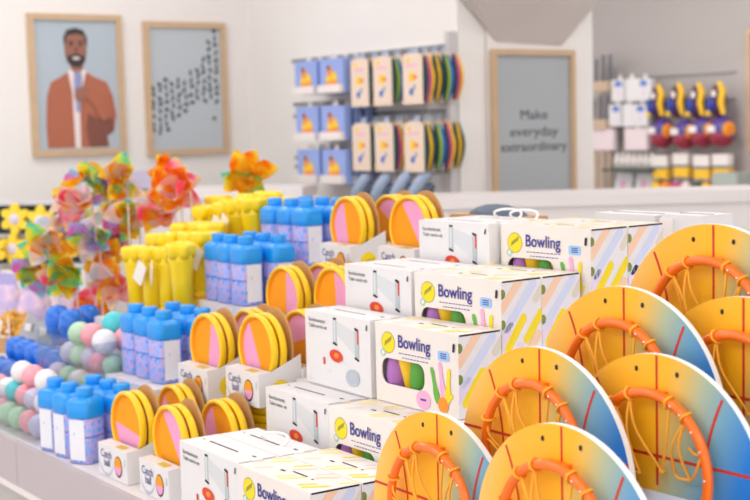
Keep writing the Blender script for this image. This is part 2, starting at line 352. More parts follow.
def card_pack(strap, strap2):
    t = thing('toy_pouch', '', 'toy pouch', group='carded pouches on the wall rack')
    b = MB(); w, h = .19, .29
    b.prism([(-w / 2, 0), (w / 2, 0), (w / 2, h * .93), (.05, h), (-.05, h), (-w / 2, h * .93)], lambda x, y, q: (x, q, y), -.003, 0, 'tancard')
    f = lambda pts, k, L: b.poly([(u * w - w / 2, -.0034 - .0004 * L, v * h) for u, v in pts], k)
    f(ell(.45, .53, .15, .1), 'birdyellow', 1); f(ell(.62, .53, .12, .05), 'birdorange', 2); f(ell(.42, .24, .1, .07), 'ocean', 1); f(ell(.57, .32, .1, .03, rot=.7), 'ocean', 2)
    f(rrect(.2, .74, .75, .78, .01), 'pinkink', 1); f(ell(.28, .86, .1, .05), 'birdyellow', 1)
    b.build('card', t)
    s = MB(); n = 10
    for q, k, wd in ((0, 'dgreen', .016), (1, strap, .012), (2, strap2, .010)):
        y0 = .012 + q * .015
        prof = [(math.sin(PI * j / n), j / n) for j in range(n + 1)]
        pts = [(-w / 2 - .012 + .0, .02 + .24 * v) for u, v in prof] + [(w / 2 + .014 * u + .013 * u * (q + 1), .01 + .26 * v) for u, v in prof[::-1]]
        s.prism(pts, lambda x, y, qq: (x, qq, y), y0 - wd / 2, y0 + wd / 2, k)
    s.build('pouch', t)
    g = MB(); g.box((0, .02, h + .012), (.05, .004, .04), 'palebluemetal'); g.tube([(0, -.004, h + .03), (0, .05, h + .03)], .003, 'metalgrey'); g.build('hang_tab', t)
    return t
srcs = [card_pack('yell', 'dgreen'), card_pack('lime', 'ocean'), card_pack('magenta', 'yell')]
used = set()
for rI, z in enumerate((1.74, 1.352)):
    for c, x in enumerate((-6.93, -6.69, -6.39)):
        for d in range(3 if c < 2 else 4):
            lb = ['front', 'second', 'third', 'rearmost'][d] + ' carded pouch on the ' + ['left', 'centre', 'right'][c] + ' hook of the ' + ['upper', 'lower'][rI] + ' pouch row'
            k = (c + d + rI) % 3; p = (x + (.028 if c < 2 else .014) * d, 4.70 + d * (.07 if c < 2 else .058), z + .003 * d)
            if k not in used: used.add(k); srcs[k].location = p; srcs[k]['label'] = lb
            else: dup(srcs[k], p, 0, lb)
def grip():
    t = thing('pool_toy', '', 'pool toy', group='pale blue toys on the lowest rack row')
    b = MB(); b.tube([(-.08, 0, 0), (-.02, 0, .05), (.05, 0, .11), (.09, 0, .13)], [.03, .04, .035, .015], 'palebluemetal', 10); b.build('body', t)
    b = MB(); b.tube([(.0, .03, 0), (.06, .03, .05), (.09, .03, .06)], [.03, .03, .01], 'slate', 8); b.build('strap', t)
    MB().tube([(.04, 0, .12), (.04, .185, .13)], .004, 'metalgrey', 6).build('hook', t)
    return t
src = grip()
for i, x in enumerate((-7.0, -6.78, -6.58, -6.4)):
    lb = ['leftmost', 'second from left', 'third from left', 'rightmost'][i] + ' pale blue toy on the lowest wall rack row'
    if i == 0: src.location = (x, 4.74, 1.20); src['label'] = lb
    else: dup(src, (x, 4.74, 1.20 + .005 * i), 0, lb)
# far rack ---------------------------------------------------------------
r = thing('wall_rack', 'white hanging rack on the far grey wall at right', 'rack', (-8.4, 9.0, 0))
MB().box((0, -0.02, 1.35), (1.7, 0.03, 1.5), 'wallgrey').build('back_panel', r)
for z in (1.99, 1.77, 1.55): MB().box((-.05, -0.04, z), (1.5, 0.02, 0.012), 'metalgrey').build('rail', r)
def sticks(label, x, z, h, kr, tray):
    t = thing('stick_bundle', label, 'stick bundle', (x, 8.82, z)); b = MB()
    for i in range(8): b.tube([(-.085 + .024 * i, .02 * ((i * 3) % 4) - .03, 0), (-.075 + .022 * i, .02 * ((i * 3) % 4) - .03, h * (.9 + .1 * math.sin(i * 2)))], .017, kr, 6)
    b.build('sticks', t)
    if tray: MB().box((0, 0, .04), (.22, .14, .09), 'kraft').build('tray', t)
sticks('grey stick bundle in a brown tray, top of the far rack', -9.08, 1.885, .32, 'stick', True)
sticks('grey stick bundle in a brown tray below the top bundle', -9.12, 1.545, .30, 'stick', True)
sticks('tall tan rod bundle low on the far rack at the pillar', -9.10, .96, .40, 'kraft', False)
def wpack(k, w, h, mark):
    t = thing('white_card_pack', '', 'card pack', group='white packs on the far rack'); b = MB(); b.box((0, 0, h / 2), (w, .05, h), k)
    if mark:
        for u in ((.0,) if w < .2 else (-.0,)):
            b.poly([(u * w + x, -.0256, h * .78 + z) for x, z in ell(0, 0, .045, .03)], 'ocean'); b.poly([(u * w + x, -.0257, h * .48 + z) for x, z in rrect(-.015, -.05, .015, .05, .008)], 'lilacink'); b.poly([(x, -.0256, h * .35 + z) for x, z in ell(0, 0, .02, .02)], 'pinkink')
    b.build('pack', t); MB().box((0, .0, h + .02), (.04, .004, .04), 'packwhite').build('hang_tab', t)
    return t
a, c2, c3 = wpack('whitecard', .17, .19, True), wpack('whitecard', .15, .2, False), wpack('palepink', .27, .19, False)
N = {'a': a, 'b': c2, 'c': c3}; us = set()
for k, x, z, lb in (('a', -8.865, 1.785, 'white pack with blue mark, left of the top row on far rack'), ('b', -8.72, 1.78, 'plain white pack in the middle of the top row on far rack'), ('a', -8.56, 1.78, 'white pack with blue mark, right of the top row on far rack'),
                    ('a', -8.90, 1.565, 'white pack with blue mark, left of the second row on far rack'), ('b', -8.757, 1.56, 'plain white pack in the middle of the second row on far rack'), ('a', -8.60, 1.56, 'white pack with blue mark, right of the second row on far rack'),
                    ('c', -9.07, 1.355, 'pale pink pack at the left of the third row on far rack'), ('c', -8.66, 1.355, 'pale pink pack at the right of the third row on far rack')):
    if k not in us: us.add(k); N[k].location = (x, 8.8, z); N[k]['label'] = lb
    else: dup(N[k], (x, 8.8, z), 0, lb)
s = thing('white_bottle', '', 'bottle', group='small white bottles on the far rack'); b = MB()
b.lathe([(.001, 0), (.03, 0), (.03, .09), (.014, .11), (.014, .14), (.001, .14)], 'packwhite', 10); b.build('body', s)
ords = ['first', 'second', 'third', 'fourth', 'fifth', 'sixth', 'seventh', 'eighth', 'ninth', 'tenth', 'eleventh', 'twelfth']
for i in range(7):
    p = (-8.91 + i * .07, 8.8, 1.19); lb = ords[i] + ' small white bottle from the left on the far rack shelf'
    if i == 0: s.location = p; s['label'] = lb
    else: dup(s, p, 0, lb)
MB().box((-.28, -.2, 1.18), (.56, .3, .018), 'greendark').build('shelf', r)
s = thing('white_folder', '', 'folder', group='leaning white folders low on the far rack'); b = MB(); b.box((0, 0, .09), (.2, .02, .18), 'whitecard', rx=-.25)
b.poly([(x, -.013 - (z - .09) * -.25, z) for x, z in ell(0, .08, .03, .04)], 'pinkink'); b.build('cover', s)
for i, x in enumerate((-8.83, -8.58)):
    if i == 0: s.location = (x, 8.8, .97); s['label'] = 'left one of two leaning white folders low on far rack'
    else: dup(s, (x, 8.8, .97), 0, 'right one of two leaning white folders low on far rack')
# strap toys, balls, yellow packs
def strap_toy():
    t = thing('strap_toy', '', 'toy', group='dark strap toys on the far rack'); b = MB()
    b.ball((0, 0, .14), (.085, .06, .14), 'plum', 14); b.build('pouch', t)
    MB().ball((-.03, -.045, .11), (.05, .04, .07), 'navy', 12).build('pocket', t)
    MB().tube([(.05, -.04, .29), (.095, -.05, .22), (.075, -.05, .13), (.10, -.05, .03)], [.02, .028, .028, .018], 'yell', 8).build('strap', t)
    MB().box((.02, -.075, .20), (.04, .006, .05), 'packwhite').build('tag', t); MB().ball((-.05, -.06, .04), .026, 'birdyellow', 10).build('bell', t)
    return t
def big_ball():
    t = thing('hanging_ball', '', 'ball', group='purple and red balls on the far rack'); b = MB()
    b.ball((0, 0, .125), (.0985, .11, .125), 'purple', 20); b.build('ball', t)
    MB().ball((0, -.012, .085), (.094, .108, .088), 'maroon', 18).build('lower_panel', t); MB().ball((.055, -.01, .15), (.042, .09, .06), 'slate', 14).build('side_panel', t)
    MB().ball((.075, -.01, .14), (.026, .08, .07), 'orangeink', 12).build('stripe', t); MB().box((-.02, -.118, .15), (.07, .006, .055), 'packwhite', rz=.2).build('tag', t)
    return t
def ypack():
    t = thing('yellow_pack', '', 'pack', group='white and yellow packs on the far rack'); b = MB(); b.box((0, 0, .14), (.17, .06, .11), 'packwhite'); b.build('header', t)
    MB().box((.01, -.005, .045), (.16, .06, .09), 'yell').build('pouch', t); MB().box((0, -.005, .092), (.175, .064, .02), 'slate').build('band', t); return t
for mk, z, xs, nm in ((strap_toy, 1.62, (-8.40, -8.17, -7.95, -7.73), 'dark strap toy with yellow strap'), (big_ball, 1.37, (-8.34, -8.08, -7.88, -7.68), 'purple and red ball with white tag'), (ypack, 1.12, (-8.36, -8.12, -7.89, -7.68), 'white topped yellow pack')):
    s = mk()
    for i, x in enumerate(xs):
        lb = nm + ', ' + ['leftmost', 'second from left', 'third from left', 'rightmost'][i] + ' of its row on far rack'
        p = (x, 8.78, z + random.uniform(-.01, .01))
        if i == 0: s.location = p; s['label'] = lb
        else: dup(s, p, 0, lb)
cs = ['birdyellow', 'orangeink', 'magenta', 'palepink', 'greendark', 'yell', 'redink', 'purple']
for i in range(8):
    b = MB(); b.ball((0, 0, .05), (.055, .05, .05), cs[i], 12); b.box((0, 0, .1), (.03, .004, .03), 'packwhite')
    cn = ['yellow', 'orange', 'magenta', 'pale pink', 'dark green', 'golden', 'red', 'purple'][i]
    tag(b.build('small_toy', None, (-8.44 + i * .115, 8.8, .99)), 'small round %s toy in the lowest row of the far rack' % cn, 'toy', 'small toys low on the far rack')
MB().box((.92, -.4, 1.048), (.5, .3, .018), 'wallgrey').build('shelf', r)
tag(MB().box((0, 0, .06), (.25, .2, .12), 'greygreen').build('storage_bin', None, (-7.42, 8.6, 1.06)), 'grey green bin at the right end below the far rack', 'bin')
# low white counters behind the display ------------------------------------
def counter(name, label, p0, p1, top, depth=.5, toy=None):
    p0, p1 = Vector(p0), Vector(p1); d = p1 - p0; L = d.length; a = math.atan2(d.y, d.x)
    t = thing(name, label, 'counter', (p0.x, p0.y, 0), a)
    MB().box((L / 2, depth / 2, (top - .05) / 2), (L - .06, depth - .04, top - .05), 'white').build('body', t)
    MB().box((L / 2, depth / 2, top - .03), (L, depth, .06), 'white').build('worktop', t)
counter('white_counter', 'long low white counter behind the display at right, below the far rack', (-5.60, 4.2), (-4.2, 6.25), 1.25)
counter('white_counter', 'low white counter behind the pinwheels at left', (-7.92, 3.15), (-6.9, 4.25), 1.275)
b = MB(); b.box((0, 0, .06), (.4, .25, .11), 'lilacshelf'); tag(b.build('storage_basket', None, (-7.74, 3.52, 1.277)), 'grey lilac basket standing on the left white counter', 'basket')
# ------------------------------------------------------------------ display table
T = .635
t = thing('display_table', 'long white stepped display table carrying all the toys', 'display table', (0, 0, 0))
xl, xr = -7.9, -1.0; xm = (xl + xr) / 2; W = xr - xl
MB().box((xm, 2.225, T - .0315), (W, 1.39, .06), 'white').build('tabletop', t)
b = MB(); b.box((xm - 1.1, 1.517, .5675), (4.65 - .0, .016, .147), 'white'); 
b = MB(); b.box(((xl - 4.247) / 2, 1.517, .5675), (-4.247 - xl, .018, .147), 'fascia'); b.build('front_fascia', t)
b = MB(); b.box(((-4.243 + xr) / 2, 1.517, .5675), (xr + 4.243, .018, .147), 'fascia'); b.build('front_fascia', t)
MB().box((xm, 1.53, .485), (W, .05, .02), 'white').build('lower_lip', t)
MB().box((xm, 2.25, .24), (W - .1, 1.3, .47), 'rackgrey').build('base_cabinet', t)
def riser(x0, x1, y0, y1, z): MB().box(((x0 + x1) / 2, (y0 + y1) / 2, (T + z) / 2 - .001), (x1 - x0, y1 - y0, z - T), 'white').build('riser', t)
tag(MB().box((0, 0, .23), (.22, .03, .46), 'greendark').build('storage_box', None, (-4.06, 1.58, .001)), 'dark green box standing tucked under the table edge at lower left', 'box')
# ------------------------------------------------------------------ bowling boxes
def flatart(mb, w, h, y):
    L = [0]
    def g(pts, k, up=True):
        if up: L[0] += 1
        mb.poly([((u - .5) * w, y - .0002 - .00012 * L[0], v * h) for u, v in pts], k)
    return g
BW, BD, BH = .33, .1316, .199
def bowling_box(label, loc, rz):
    t = thing('bowling_box', label, 'toy box', loc, rz, 'bowling set boxes'); w, d, h = BW, BD, BH
    b = MB(); x, y = w / 2, d / 2
    win = rrect(-.425 * w, .235 * h, .105 * w, .565 * h, .026)
    fr = lambda a, c: (a, -y, c)
    b.hole_panel([(-x, 0), (x, 0), (x, h), (-x, h)], win, fr, 'cream')
    n = len(win); b.add([(a, -y, c) for a, c in win] + [(a, -y + .003, c) for a, c in win], [(i, (i + 1) % n, n + (i + 1) % n, n + i) for i in range(n)], 'cream')
    b.add([(-x, -y, 0), (x, -y, 0), (x, y, 0), (-x, y, 0), (-x, -y, h), (x, -y, h), (x, y, h), (-x, y, h)], [(3, 2, 1, 0), (2, 3, 7, 6), (0, 4, 7, 3)], 'cream')
    b.poly([(x, -y, 0), (x, y, 0), (x, y, h), (x, -y, h)], 'lilaccard'); b.poly([(-x, -y, h), (x, -y, h), (x, y, h), (-x, y, h)], 'cream')
    b.build('carton', t)
    p = MB(); g = flatart(p, w, h, -y)
    g(ell(.165, .76, .086, .135, 96, wob=.05, k=24, rot=0), 'olive'); g(ell(.165, .76, .08, .126, 96, wob=.05, k=24), 'yellowink')
    fn = lambda q: (lambda a, c: ((a - .5) * w, -y - q, c * h))
    # tilted squiggle across the badge
    for q in range(5): g(capsule2(.125 + q * .018, .72 + q * .017, .135 + q * .018, .775 + q * .017, .006), 'olive', q == 0)
    ca = lambda a, c: (a - .165 * w, c)
    p.text('Bowling', .485 * w, .725 * h, .0445, lambda a, c: (a - w / 2, -y - .0016, c), 'indigo', .016, xs=.92)
    for q, (l, r_) in enumerate(((.30, .66), (.34, .63))):
        u = l
        while u < r_:
            wd = .018 + .02 * random.random(); g(rrect(u, .647 - q * .052, u + wd, .658 - q * .052, .003, 2), 'indigo', u == l); u += wd + .008
    g(ell(.10, .625, .034, .05), 'mintink'); g(ell(.10, .625, .018, .03), 'cream')
    g(rrect(.77, .66, .90, .78, .03), 'skyink')
    for q in range(3): g(rrect(.80, .69 + q * .025, .87, .703 + q * .025, .003, 2), 'indigo', q == 0)
    g(ell(.59, .135, .085, .115, 28), 'pinkink'); g(rrect(.555, .125, .625, .15, .004, 2), 'indigo')
    def pin(u0, v0, u1, v1, k):
        du, dv = u1 - u0, v1 - v0; l_ = []; r2 = []
        for s, wd in ((0, .018), (.1, .03), (.3, .034), (.5, .022), (.75, .018), (.9, .022), (1, .012)):
            l_.append((u0 + du * s - wd, v0 + dv * s)); r2.append((u0 + du * s + wd, v0 + dv * s))
        g(l_ + r2[::-1], k)
    pin(.83, .20, .79, .64, 'pinkink'); pin(.765, .13, .695, .56, 'greenink'); pin(.875, .16, .895, .58, 'yellowink')
    g(capsule2(.86, .15, .93, .27, .015), 'yellowink'); g(ell(.825, .13, .06, .095), 'orangeink')
    g(capsule2(.952, .80, .958, .88, .012), 'dark')
    p.build('front_print', t)
    s = MB(); X = x + .0003
    def sd(u0, v0, u1, v1, r_, k, L=0):
        q = clip(capsule2(u0 * d, v0 * h, u1 * d, v1 * h, r_ * d), 0, 0, d, h)
        if len(q) > 2: s.poly([(X + .0002 * L, -y + a, c) for a, c in q], k)
    sd(.02, .66, .50, 1.02, .085, 'peach'); sd(.12, .42, .80, .93, .085, 'periwinkle', 1); sd(.86, .74, 1.05, .90, .08, 'beige'); sd(.16, .18, .54, .52, .085, 'yellowink'); sd(.62, .26, .98, .56, .085, 'yellowink', 1)
    sd(-.05, .20, .22, .44, .08, 'lilacink', 1); sd(.2, -.05, .46, .18, .085, 'lilacink'); sd(.55, .0, .9, .30, .085, 'peach', 2)
    for v in (.47, .84): q = clip(ell(.02 * d, v * h, .075 * d, .012), 0, 0, d, h); s.poly([(X + .0006, -y + a, c) for a, c in q], 'olive')
    s.build('side_print', t)
    s = MB(); Zt = h + .0003
    def tp(u0, v0, u1, v1, r_, k, L=0):
        q = clip(capsule2(u0 * w, v0 * d, u1 * w, v1 * d, r_), 0, 0, w, d)
        if len(q) > 2: s.poly([(-x + a, -y + c, Zt + .0002 * L) for a, c in q], k)
    for q, k in enumerate(('peach', 'paleyellow', 'whitecard', 'beige', 'paleyellow', 'peach', 'yellowink', 'whitecard')):
        tp(-.06 + q * .15, .12 + .5 * (q % 2), .02 + q * .15, .46 + .45 * (q % 2), .007, k)
        tp(.02 + q * .15, .75 - .6 * (q % 2), .07 + q * .15, .98 - .6 * (q % 2), .006, ('paleyellow', 'beige', 'yellowink')[q % 3])
    tp(.44, .52, .62, .52, .0028, 'dark', 2); tp(.34, .42, .38, .42, .0034, 'dark', 2); tp(.70, .50, .71, .50, .003, 'dark', 2)
    s.build('top_print', t)
    s = MB(); s.box((x - .002, 0, h - .0025), (.0052, d * .94, .004), 'dark'); s.build('flap_gap', t)
    for q, k in enumerate(('pinpurple', 'pinyellow', 'pingreen', 'pinorange')):
        c = MB(); prof = [(.001, 0), (.018, .002), (.028, .03), (.031, .06), (.028, .09), (.018, .13), (.014, .15), (.017, .17), (.012, .183), (.001, .186)]
        c.lathe(prof if q % 2 == 0 else [(r_, .186 - z) for r_, z in prof[::-1]], k, 18); c.build('bowling_pin', t, (-.360 * w + q * .0485, -y + .036, .006), label=('purple', 'yellow', 'green', 'orange')[q] + ' bowling pin seen through the window')
    return t
def place_fl(a, bb, z, rz, w, d):   # front left corner -> base centre
    c, s = math.cos(rz), math.sin(rz)
    return (a + c * w / 2 - s * d / 2, bb + s * w / 2 + c * d / 2, z)
Rd = math.radians
bl = [(-2.819, 1.535, T, -1, 'bowling box in the front bottom row, nearest the table edge'),
      (-2.817, 1.669, T, -1, 'bowling box directly behind the front bottom one, only its top showing'),
      (-2.850, 1.813, .732, 0, 'bowling box second from the front, half hidden by a basketball board'),
      (-2.830, 1.946, .933, .9, 'bowling box in the centre with its whole front and four pins showing'),
      (-2.841, 2.080, 1.046, 2.2, 'bowling box on the third step behind the central bowling box'),
      (-2.846, 2.2125, 1.046, 2.2, 'bowling box right behind the third step one, striped side showing'),
      (-2.821, 2.354, 1.154, 2.0, 'bowling box on the highest step, topmost one with its title showing'),
      (-2.826, 2.488, 1.154, 2.0, 'bowling box right behind the topmost titled one, striped side showing')]
src = None
for a, bb, z, dy, lb in bl:
    p = place_fl(a, bb, z, Rd(dy), BW, BD)
    if src is None: src = bowling_box(lb, p, Rd(dy))
    else: dup(src, p, Rd(dy), lb)
# ------------------------------------------------------------------ table tennis boxes
WW, WD, WH = .3175, .1126, .198
def tennis_box(label, loc, rz):
    t = thing('table_tennis_box', label, 'toy box', loc, rz, 'table tennis set boxes'); w, d, h = WW, WD, WH
    MB().box((0, 0, h / 2), (w, d, h), 'whitecard').build('carton', t)
    y = d / 2; p = MB(); g = flatart(p, w, h, -y)
    fn = lambda a, c: (a - w / 2, -y - .0006, c)
    tx = MB(); tx.text('Bordtennissæt', .06 * w, .855 * h, .0145, fn, 'greytext', .012, 'LEFT'); tx.text('Table tennis set', .06 * w, .775 * h, .0145, fn, 'greytext', .012, 'LEFT'); tx.build('title_print', t)
    g(rrect(.06, .715, .14, .73, .003, 2), 'palegrey')
    g([(.50, .915), (.78, .815), (.78, .50), (.50, .735)], 'netgrey')
    g(rrect(.445, .62, .505, .94, .02), 'postgrey'); g(rrect(.46, .64, .482, .92, .01), 'palegrey')
    g(capsule2(.462, .945, .49, .945, .014), 'dark'); g(capsule2(.455, .615, .495, .60, .016), 'dark')
    g(rrect(.775, .48, .835, .85, .02), 'postgrey'); g(rrect(.812, .66, .835, .84, .008), 'redink'); g(capsule2(.79, .86, .82, .845, .016), 'dark'); g(capsule2(.785, .475, .825, .455, .016), 'dark')
    g(ell(.49, .447, .105, .083, 28, rot=-.3), 'redink'); g(ell(.495, .455, .036, .034), 'orangeink'); g(capsule2(.565, .39, .68, .36, .006), 'palegrey')
    g(rrect(.285, .30, .315, .40, .008), 'redink'); g(ell(.37, .22, .03, .025), 'palegrey')
    g(ell(.735, .205, .10, .115, 28, rot=-.3), 'postgrey'); g(ell(.735, .215, .09, .10, 28, rot=-.3), 'lav'); g(ell(.735, .23, .05, .055, 20), 'postgrey')
    g(capsule2(.955, .87, .96, .93, .008), 'dark')
    for u in (.05, .09): g(rrect(u, .055, u + .02, .08, .003, 2), 'palegrey')
    p.build('front_print', t)
    s = MB()
    for a0, a1, c, r_ in ((-.30, .16, .0, .0030), (.36, .40, .008, .0034), (-.42, -.40, .0, .002)): s.poly([(u, v2, h + .0003) for u, v2 in capsule2(a0 * w, c, a1 * w, c, r_)], 'dark')
    for a0, a1 in ((-.46, -.15), (.1, .42)): s.poly([(w / 2 - .003 + q, v2, h + .0003) for q, v2 in ((-.0015, a0 * d), (.0012, a0 * d), (.0012, a1 * d), (-.0015, a1 * d))], 'dark')
    s.build('top_slots', t)
    return t
wl = [(-3.146, 1.547, T, -1, 0, 'table tennis box at the front, largest white box, bottom row'),
      (-3.142, 1.662, T, -1, 1, 'table tennis box behind the front white one, looped cord on top'),
      (-3.188, 1.829, .732, -.6, 0, 'table tennis box second from the front, under the tall white one'),
      (-3.164, 1.946, .933, -.9, 0, 'table tennis box in the centre, left of the central bowling box'),
      (-3.172, 2.084, 1.046, -1, 0, 'table tennis box on the third step, behind the central white box'),
      (-3.170, 2.199, 1.046, -1, 0, 'table tennis box behind the third step one, only its top showing'),
      (-3.152, 2.328, 1.154, -.8, 0, 'table tennis box on the highest step beside the topmost bowling box'),
      (-3.150, 2.443, 1.154, -.8, 2, 'table tennis box at the very back, two looped cords on top')]
src = None; corded = []
for a, bb, z, dy, cord, lb in wl:
    p = place_fl(a, bb, z, Rd(dy), WW, WD)
    if src is None: o = src = tennis_box(lb, p, Rd(dy))
    else: o = dup(src, p, Rd(dy), lb)
    if cord: corded.append((o, cord))
for o, n in corded:
    for q in range(n):
        pts = []
        for j in range(15):
            th = PI * j / 14; pts.append((.03 + q * .07 + .045 * math.cos(th), .0 + .02 * math.sin(th * 2), WH + .002 + .026 * math.sin(th)))
        MB().tube(pts, .0035, 'string', 7).build('carry_cord', o)
riser(-3.22, -2.45, 1.946, 2.078, .932); riser(-3.22, -2.45, 2.092, 2.345, 1.045); riser(-3.22, -2.45, 2.366, 2.72, 1.153); riser(-3.22, -2.45, 1.81, 1.944, .731)
# rear cartons beyond the crest
for i, (x, y, z, w, lb) in enumerate(((-2.75, 2.80, 1.15, .26, 'plain white carton behind the topmost bowling boxes, left one'), (-2.54, 2.80, 1.155, .17, 'plain white carton behind the topmost bowling boxes, right one with a tag'))):
    c = thing('white_carton', lb, 'carton', (x, y, z)); MB().box((0, 0, .105), (w - .03, .12, .21), 'whitecard').build('carton', c)
    MB().box((0, 0, .2105), (w - .05, .004, .001), 'dark').build('flap_gap', c)
    if i == 1: MB().box((-.05, -.062, .17), (.05, .003, .06), 'tag').build('price_tag', c)
riser(-3.6, -2.2, 2.725, 2.915, 1.149)
c = thing('brown_tray', 'brown card tray with a grey blue dome behind the back white boxes', 'tray', (-3.37, 2.80, 1.15))
b = MB(); b.box((0, 0, .09), (.34, .12, .18), 'brown'); b.build('tray_body', c); b = MB(); b.ball((0, 0, .17), (.14, .05, .045), 'slate', 16); b.build('dome', c)
tag(MB().box((0, 0, .03), (.12, .012, .06), 'whitecard').build('price_card', None, (-3.47, 2.66, 1.35)), 'small white card standing behind the yellow paddles at the back', 'card')
bpy.data.objects['price_card'].location.z = 1.154
# ------------------------------------------------------------------ basketball hoops
def hoop(label, loc, rz, roll):
    t = thing('basketball_hoop', label, 'basketball hoop', loc, rz, 'toy basketball boards'); R = .2305
    c = MB(); f, bk, hh = -.046, .016, .15; cw = .205
    prof = [(f, -hh), (bk, -hh), (bk, .0), (-.001, .0), (f, -.042)]
    c.prism(prof, lambda a, q, s: (s, a, q), -cw, cw, 'cartonblue')
    for s in (-1, 1): c.prism([(f, -.042), (-.001, 0), (bk, 0), (bk, .022), (f, -.018)], lambda a, q, ss: (ss, a, q), s * cw - .002, s * cw + .002, 'lilaccard')
    c.build('carton', t)
    n = 56; arc = [(R * math.cos(PI * j / n), R * math.sin(PI * j / n)) for j in range(n + 1)]
    arc += [(-R + .004, -.008), (-.19, -.008), (-.19, -.02), (.19, -.02), (.19, -.008), (R - .004, -.008)]
    b = MB(); b.prism(arc, lambda a, c_, q: (a, q, c_), -.0135, -.001, 'board', 'edge', 'mdf'); 
    bd = b.build('backboard', t)
    l = MB(); Y = -.0138
    def strip(pts, w_, k, y=Y):
        for (x0, z0), (x1, z1) in zip(pts, pts[1:]):
            dx, dz = x1 - x0, z1 - z0; q = math.hypot(dx, dz); nx, nz = -dz / q * w_ / 2, dx / q * w_ / 2
            l.poly([(x0 + nx, y, z0 + nz), (x0 - nx, y, z0 - nz), (x1 - nx, y, z1 - nz), (x1 + nx, y, z1 + nz)], k)
    strip([(0, 0), (0, R - .002)], .0055, 'redline'); strip([(-R + .006, .052), (R - .006, .052)], .0055, 'redline', Y - .0002)
    for s in (-1, 1):
        pts = []
        for j in range(25):
            z = .002 + .185 * j / 24; xx = .105 + 1.7 * (z - .02) ** 2
            if math.hypot(xx, z) < R - .002: pts.append((s * xx, z))
        strip(pts, .0055, 'redline', Y - .0001)
        l.prism(ell(s * .0466, .2005, .0035, .0048, 14), lambda a, c_, q: (a, q, c_), Y, Y - .0012, 'dark')
    l.build('court_lines', bd)
    rr, zc, yo = .132, .034, -.036; m = MB(); a0 = math.asin(-(zc + .02) / rr)
    pts = [(rr * math.cos(a0 + (PI - 2 * a0) * j / 44), yo, zc + rr * math.sin(a0 + (PI - 2 * a0) * j / 44)) for j in range(45)]
    m.tube(pts, .0090, 'rim', 14); m.build('rim', t)
    m = MB()
    for j in (5, 9, 12, 15, 17): q = pts[j]; m.ball((q[0], yo - .0092, q[2]), .0019, 'edge', 8)
    m.build('rim_stud', t)
    m = MB(); m.box((0, -.022, zc + rr - .004), (.05, .018, .014), 'rim'); m.build('bracket', t)
    nb = MB(); rnd = random.Random(5)
    angs = [22, 50, 68, 108, 128, 158, 176]; P = lambda d_, k=1.0: Vector((rr * k * math.cos(Rd(d_)), yo, zc + rr * k * math.sin(Rd(d_))))
    low = [Vector((x, -.03 + rnd.uniform(-.006, .01), .012 + rnd.uniform(0, .02))) for x in (.085, .05, .02, -.02, -.05, -.085)]
    def sag(a, b_, s_, kk=10):
        pts_ = []
        for j in range(kk + 1):
            q = j / kk; v_ = a.lerp(b_, q); v_.y -= .010 * math.sin(PI * q) ; v_.x += s_ * math.sin(PI * q); v_.z += .3 * s_ * math.sin(2 * PI * q); pts_.append(v_)
        return pts_
    for i in range(6):
        nb.tube(sag(P(angs[i]), low[i], .010 * (-1) ** i), .0025, 'cord', 6)
        if i in (0, 2, 3, 5): nb.tube(sag(P(angs[i + 1]), low[i], -.012 * (-1) ** i), .0025, 'cord', 6)
    nb.tube(sag(P(angs[0]), low[1] + Vector((.03, 0, .05)), .02), .0025, 'cord', 6)
    for i in (0, 3, 4): nb.tube(sag(low[i], low[i + 1], .003), .0025, 'cord', 6)
    for d_ in angs[1:6]:
        c_ = P(d_); tt = Vector((-math.sin(Rd(d_)), 0, math.cos(Rd(d_)))); e = Vector((math.cos(Rd(d_)), 0, math.sin(Rd(d_))))
        nb.tube([c_ + tt * .002 * math.sin(j) + e * .0118 * math.cos(2 * PI * j / 10) + Vector((0, .0118 * math.sin(2 * PI * j / 10), 0)) for j in range(10)], .0025, 'cord', 6, closed=True)
    nb.ball(tuple(low[2]), .006, 'cord', 8); nb.ball(tuple(low[4]), .006, 'cord', 8)
    nb.build('net', t)
    return t
hl = [(-2.105, 1.586, -.788, -1.2, 'basketball board at the very front left, beside the bottom bowling box'),
      (-1.894, 1.665, -.643, .4, 'basketball board second from front, beside the central bowling box'),
      (-1.679, 1.522, -.731, -.4, 'basketball board at the bottom, lowest of the front boards'),
      (-1.666, 1.732, -.635, 1.3, 'basketball board at right with blue right side and net loop in full view'),
      (-1.810, 1.798, -.535, 1.2, 'basketball board third of the left line, below the highest board'),
      (-1.590, 1.867, -.541, 1.2, 'basketball board cut off by the right picture edge'),
      (-1.714, 1.931, -.424, 1.5, 'highest basketball board, in front of the topmost bowling boxes')]
src = None
for a, bb, z, dy, lb in hl:
    bb += .0135; a += .002; p = (a, bb, z + H); rz = Rd(dy)
    if src is None: src = hoop(lb, p, rz, 0)
    else: dup(src, p, rz, lb)
    riser(a - .2, a + .2, bb - .043, bb + .014, z + H - .151)
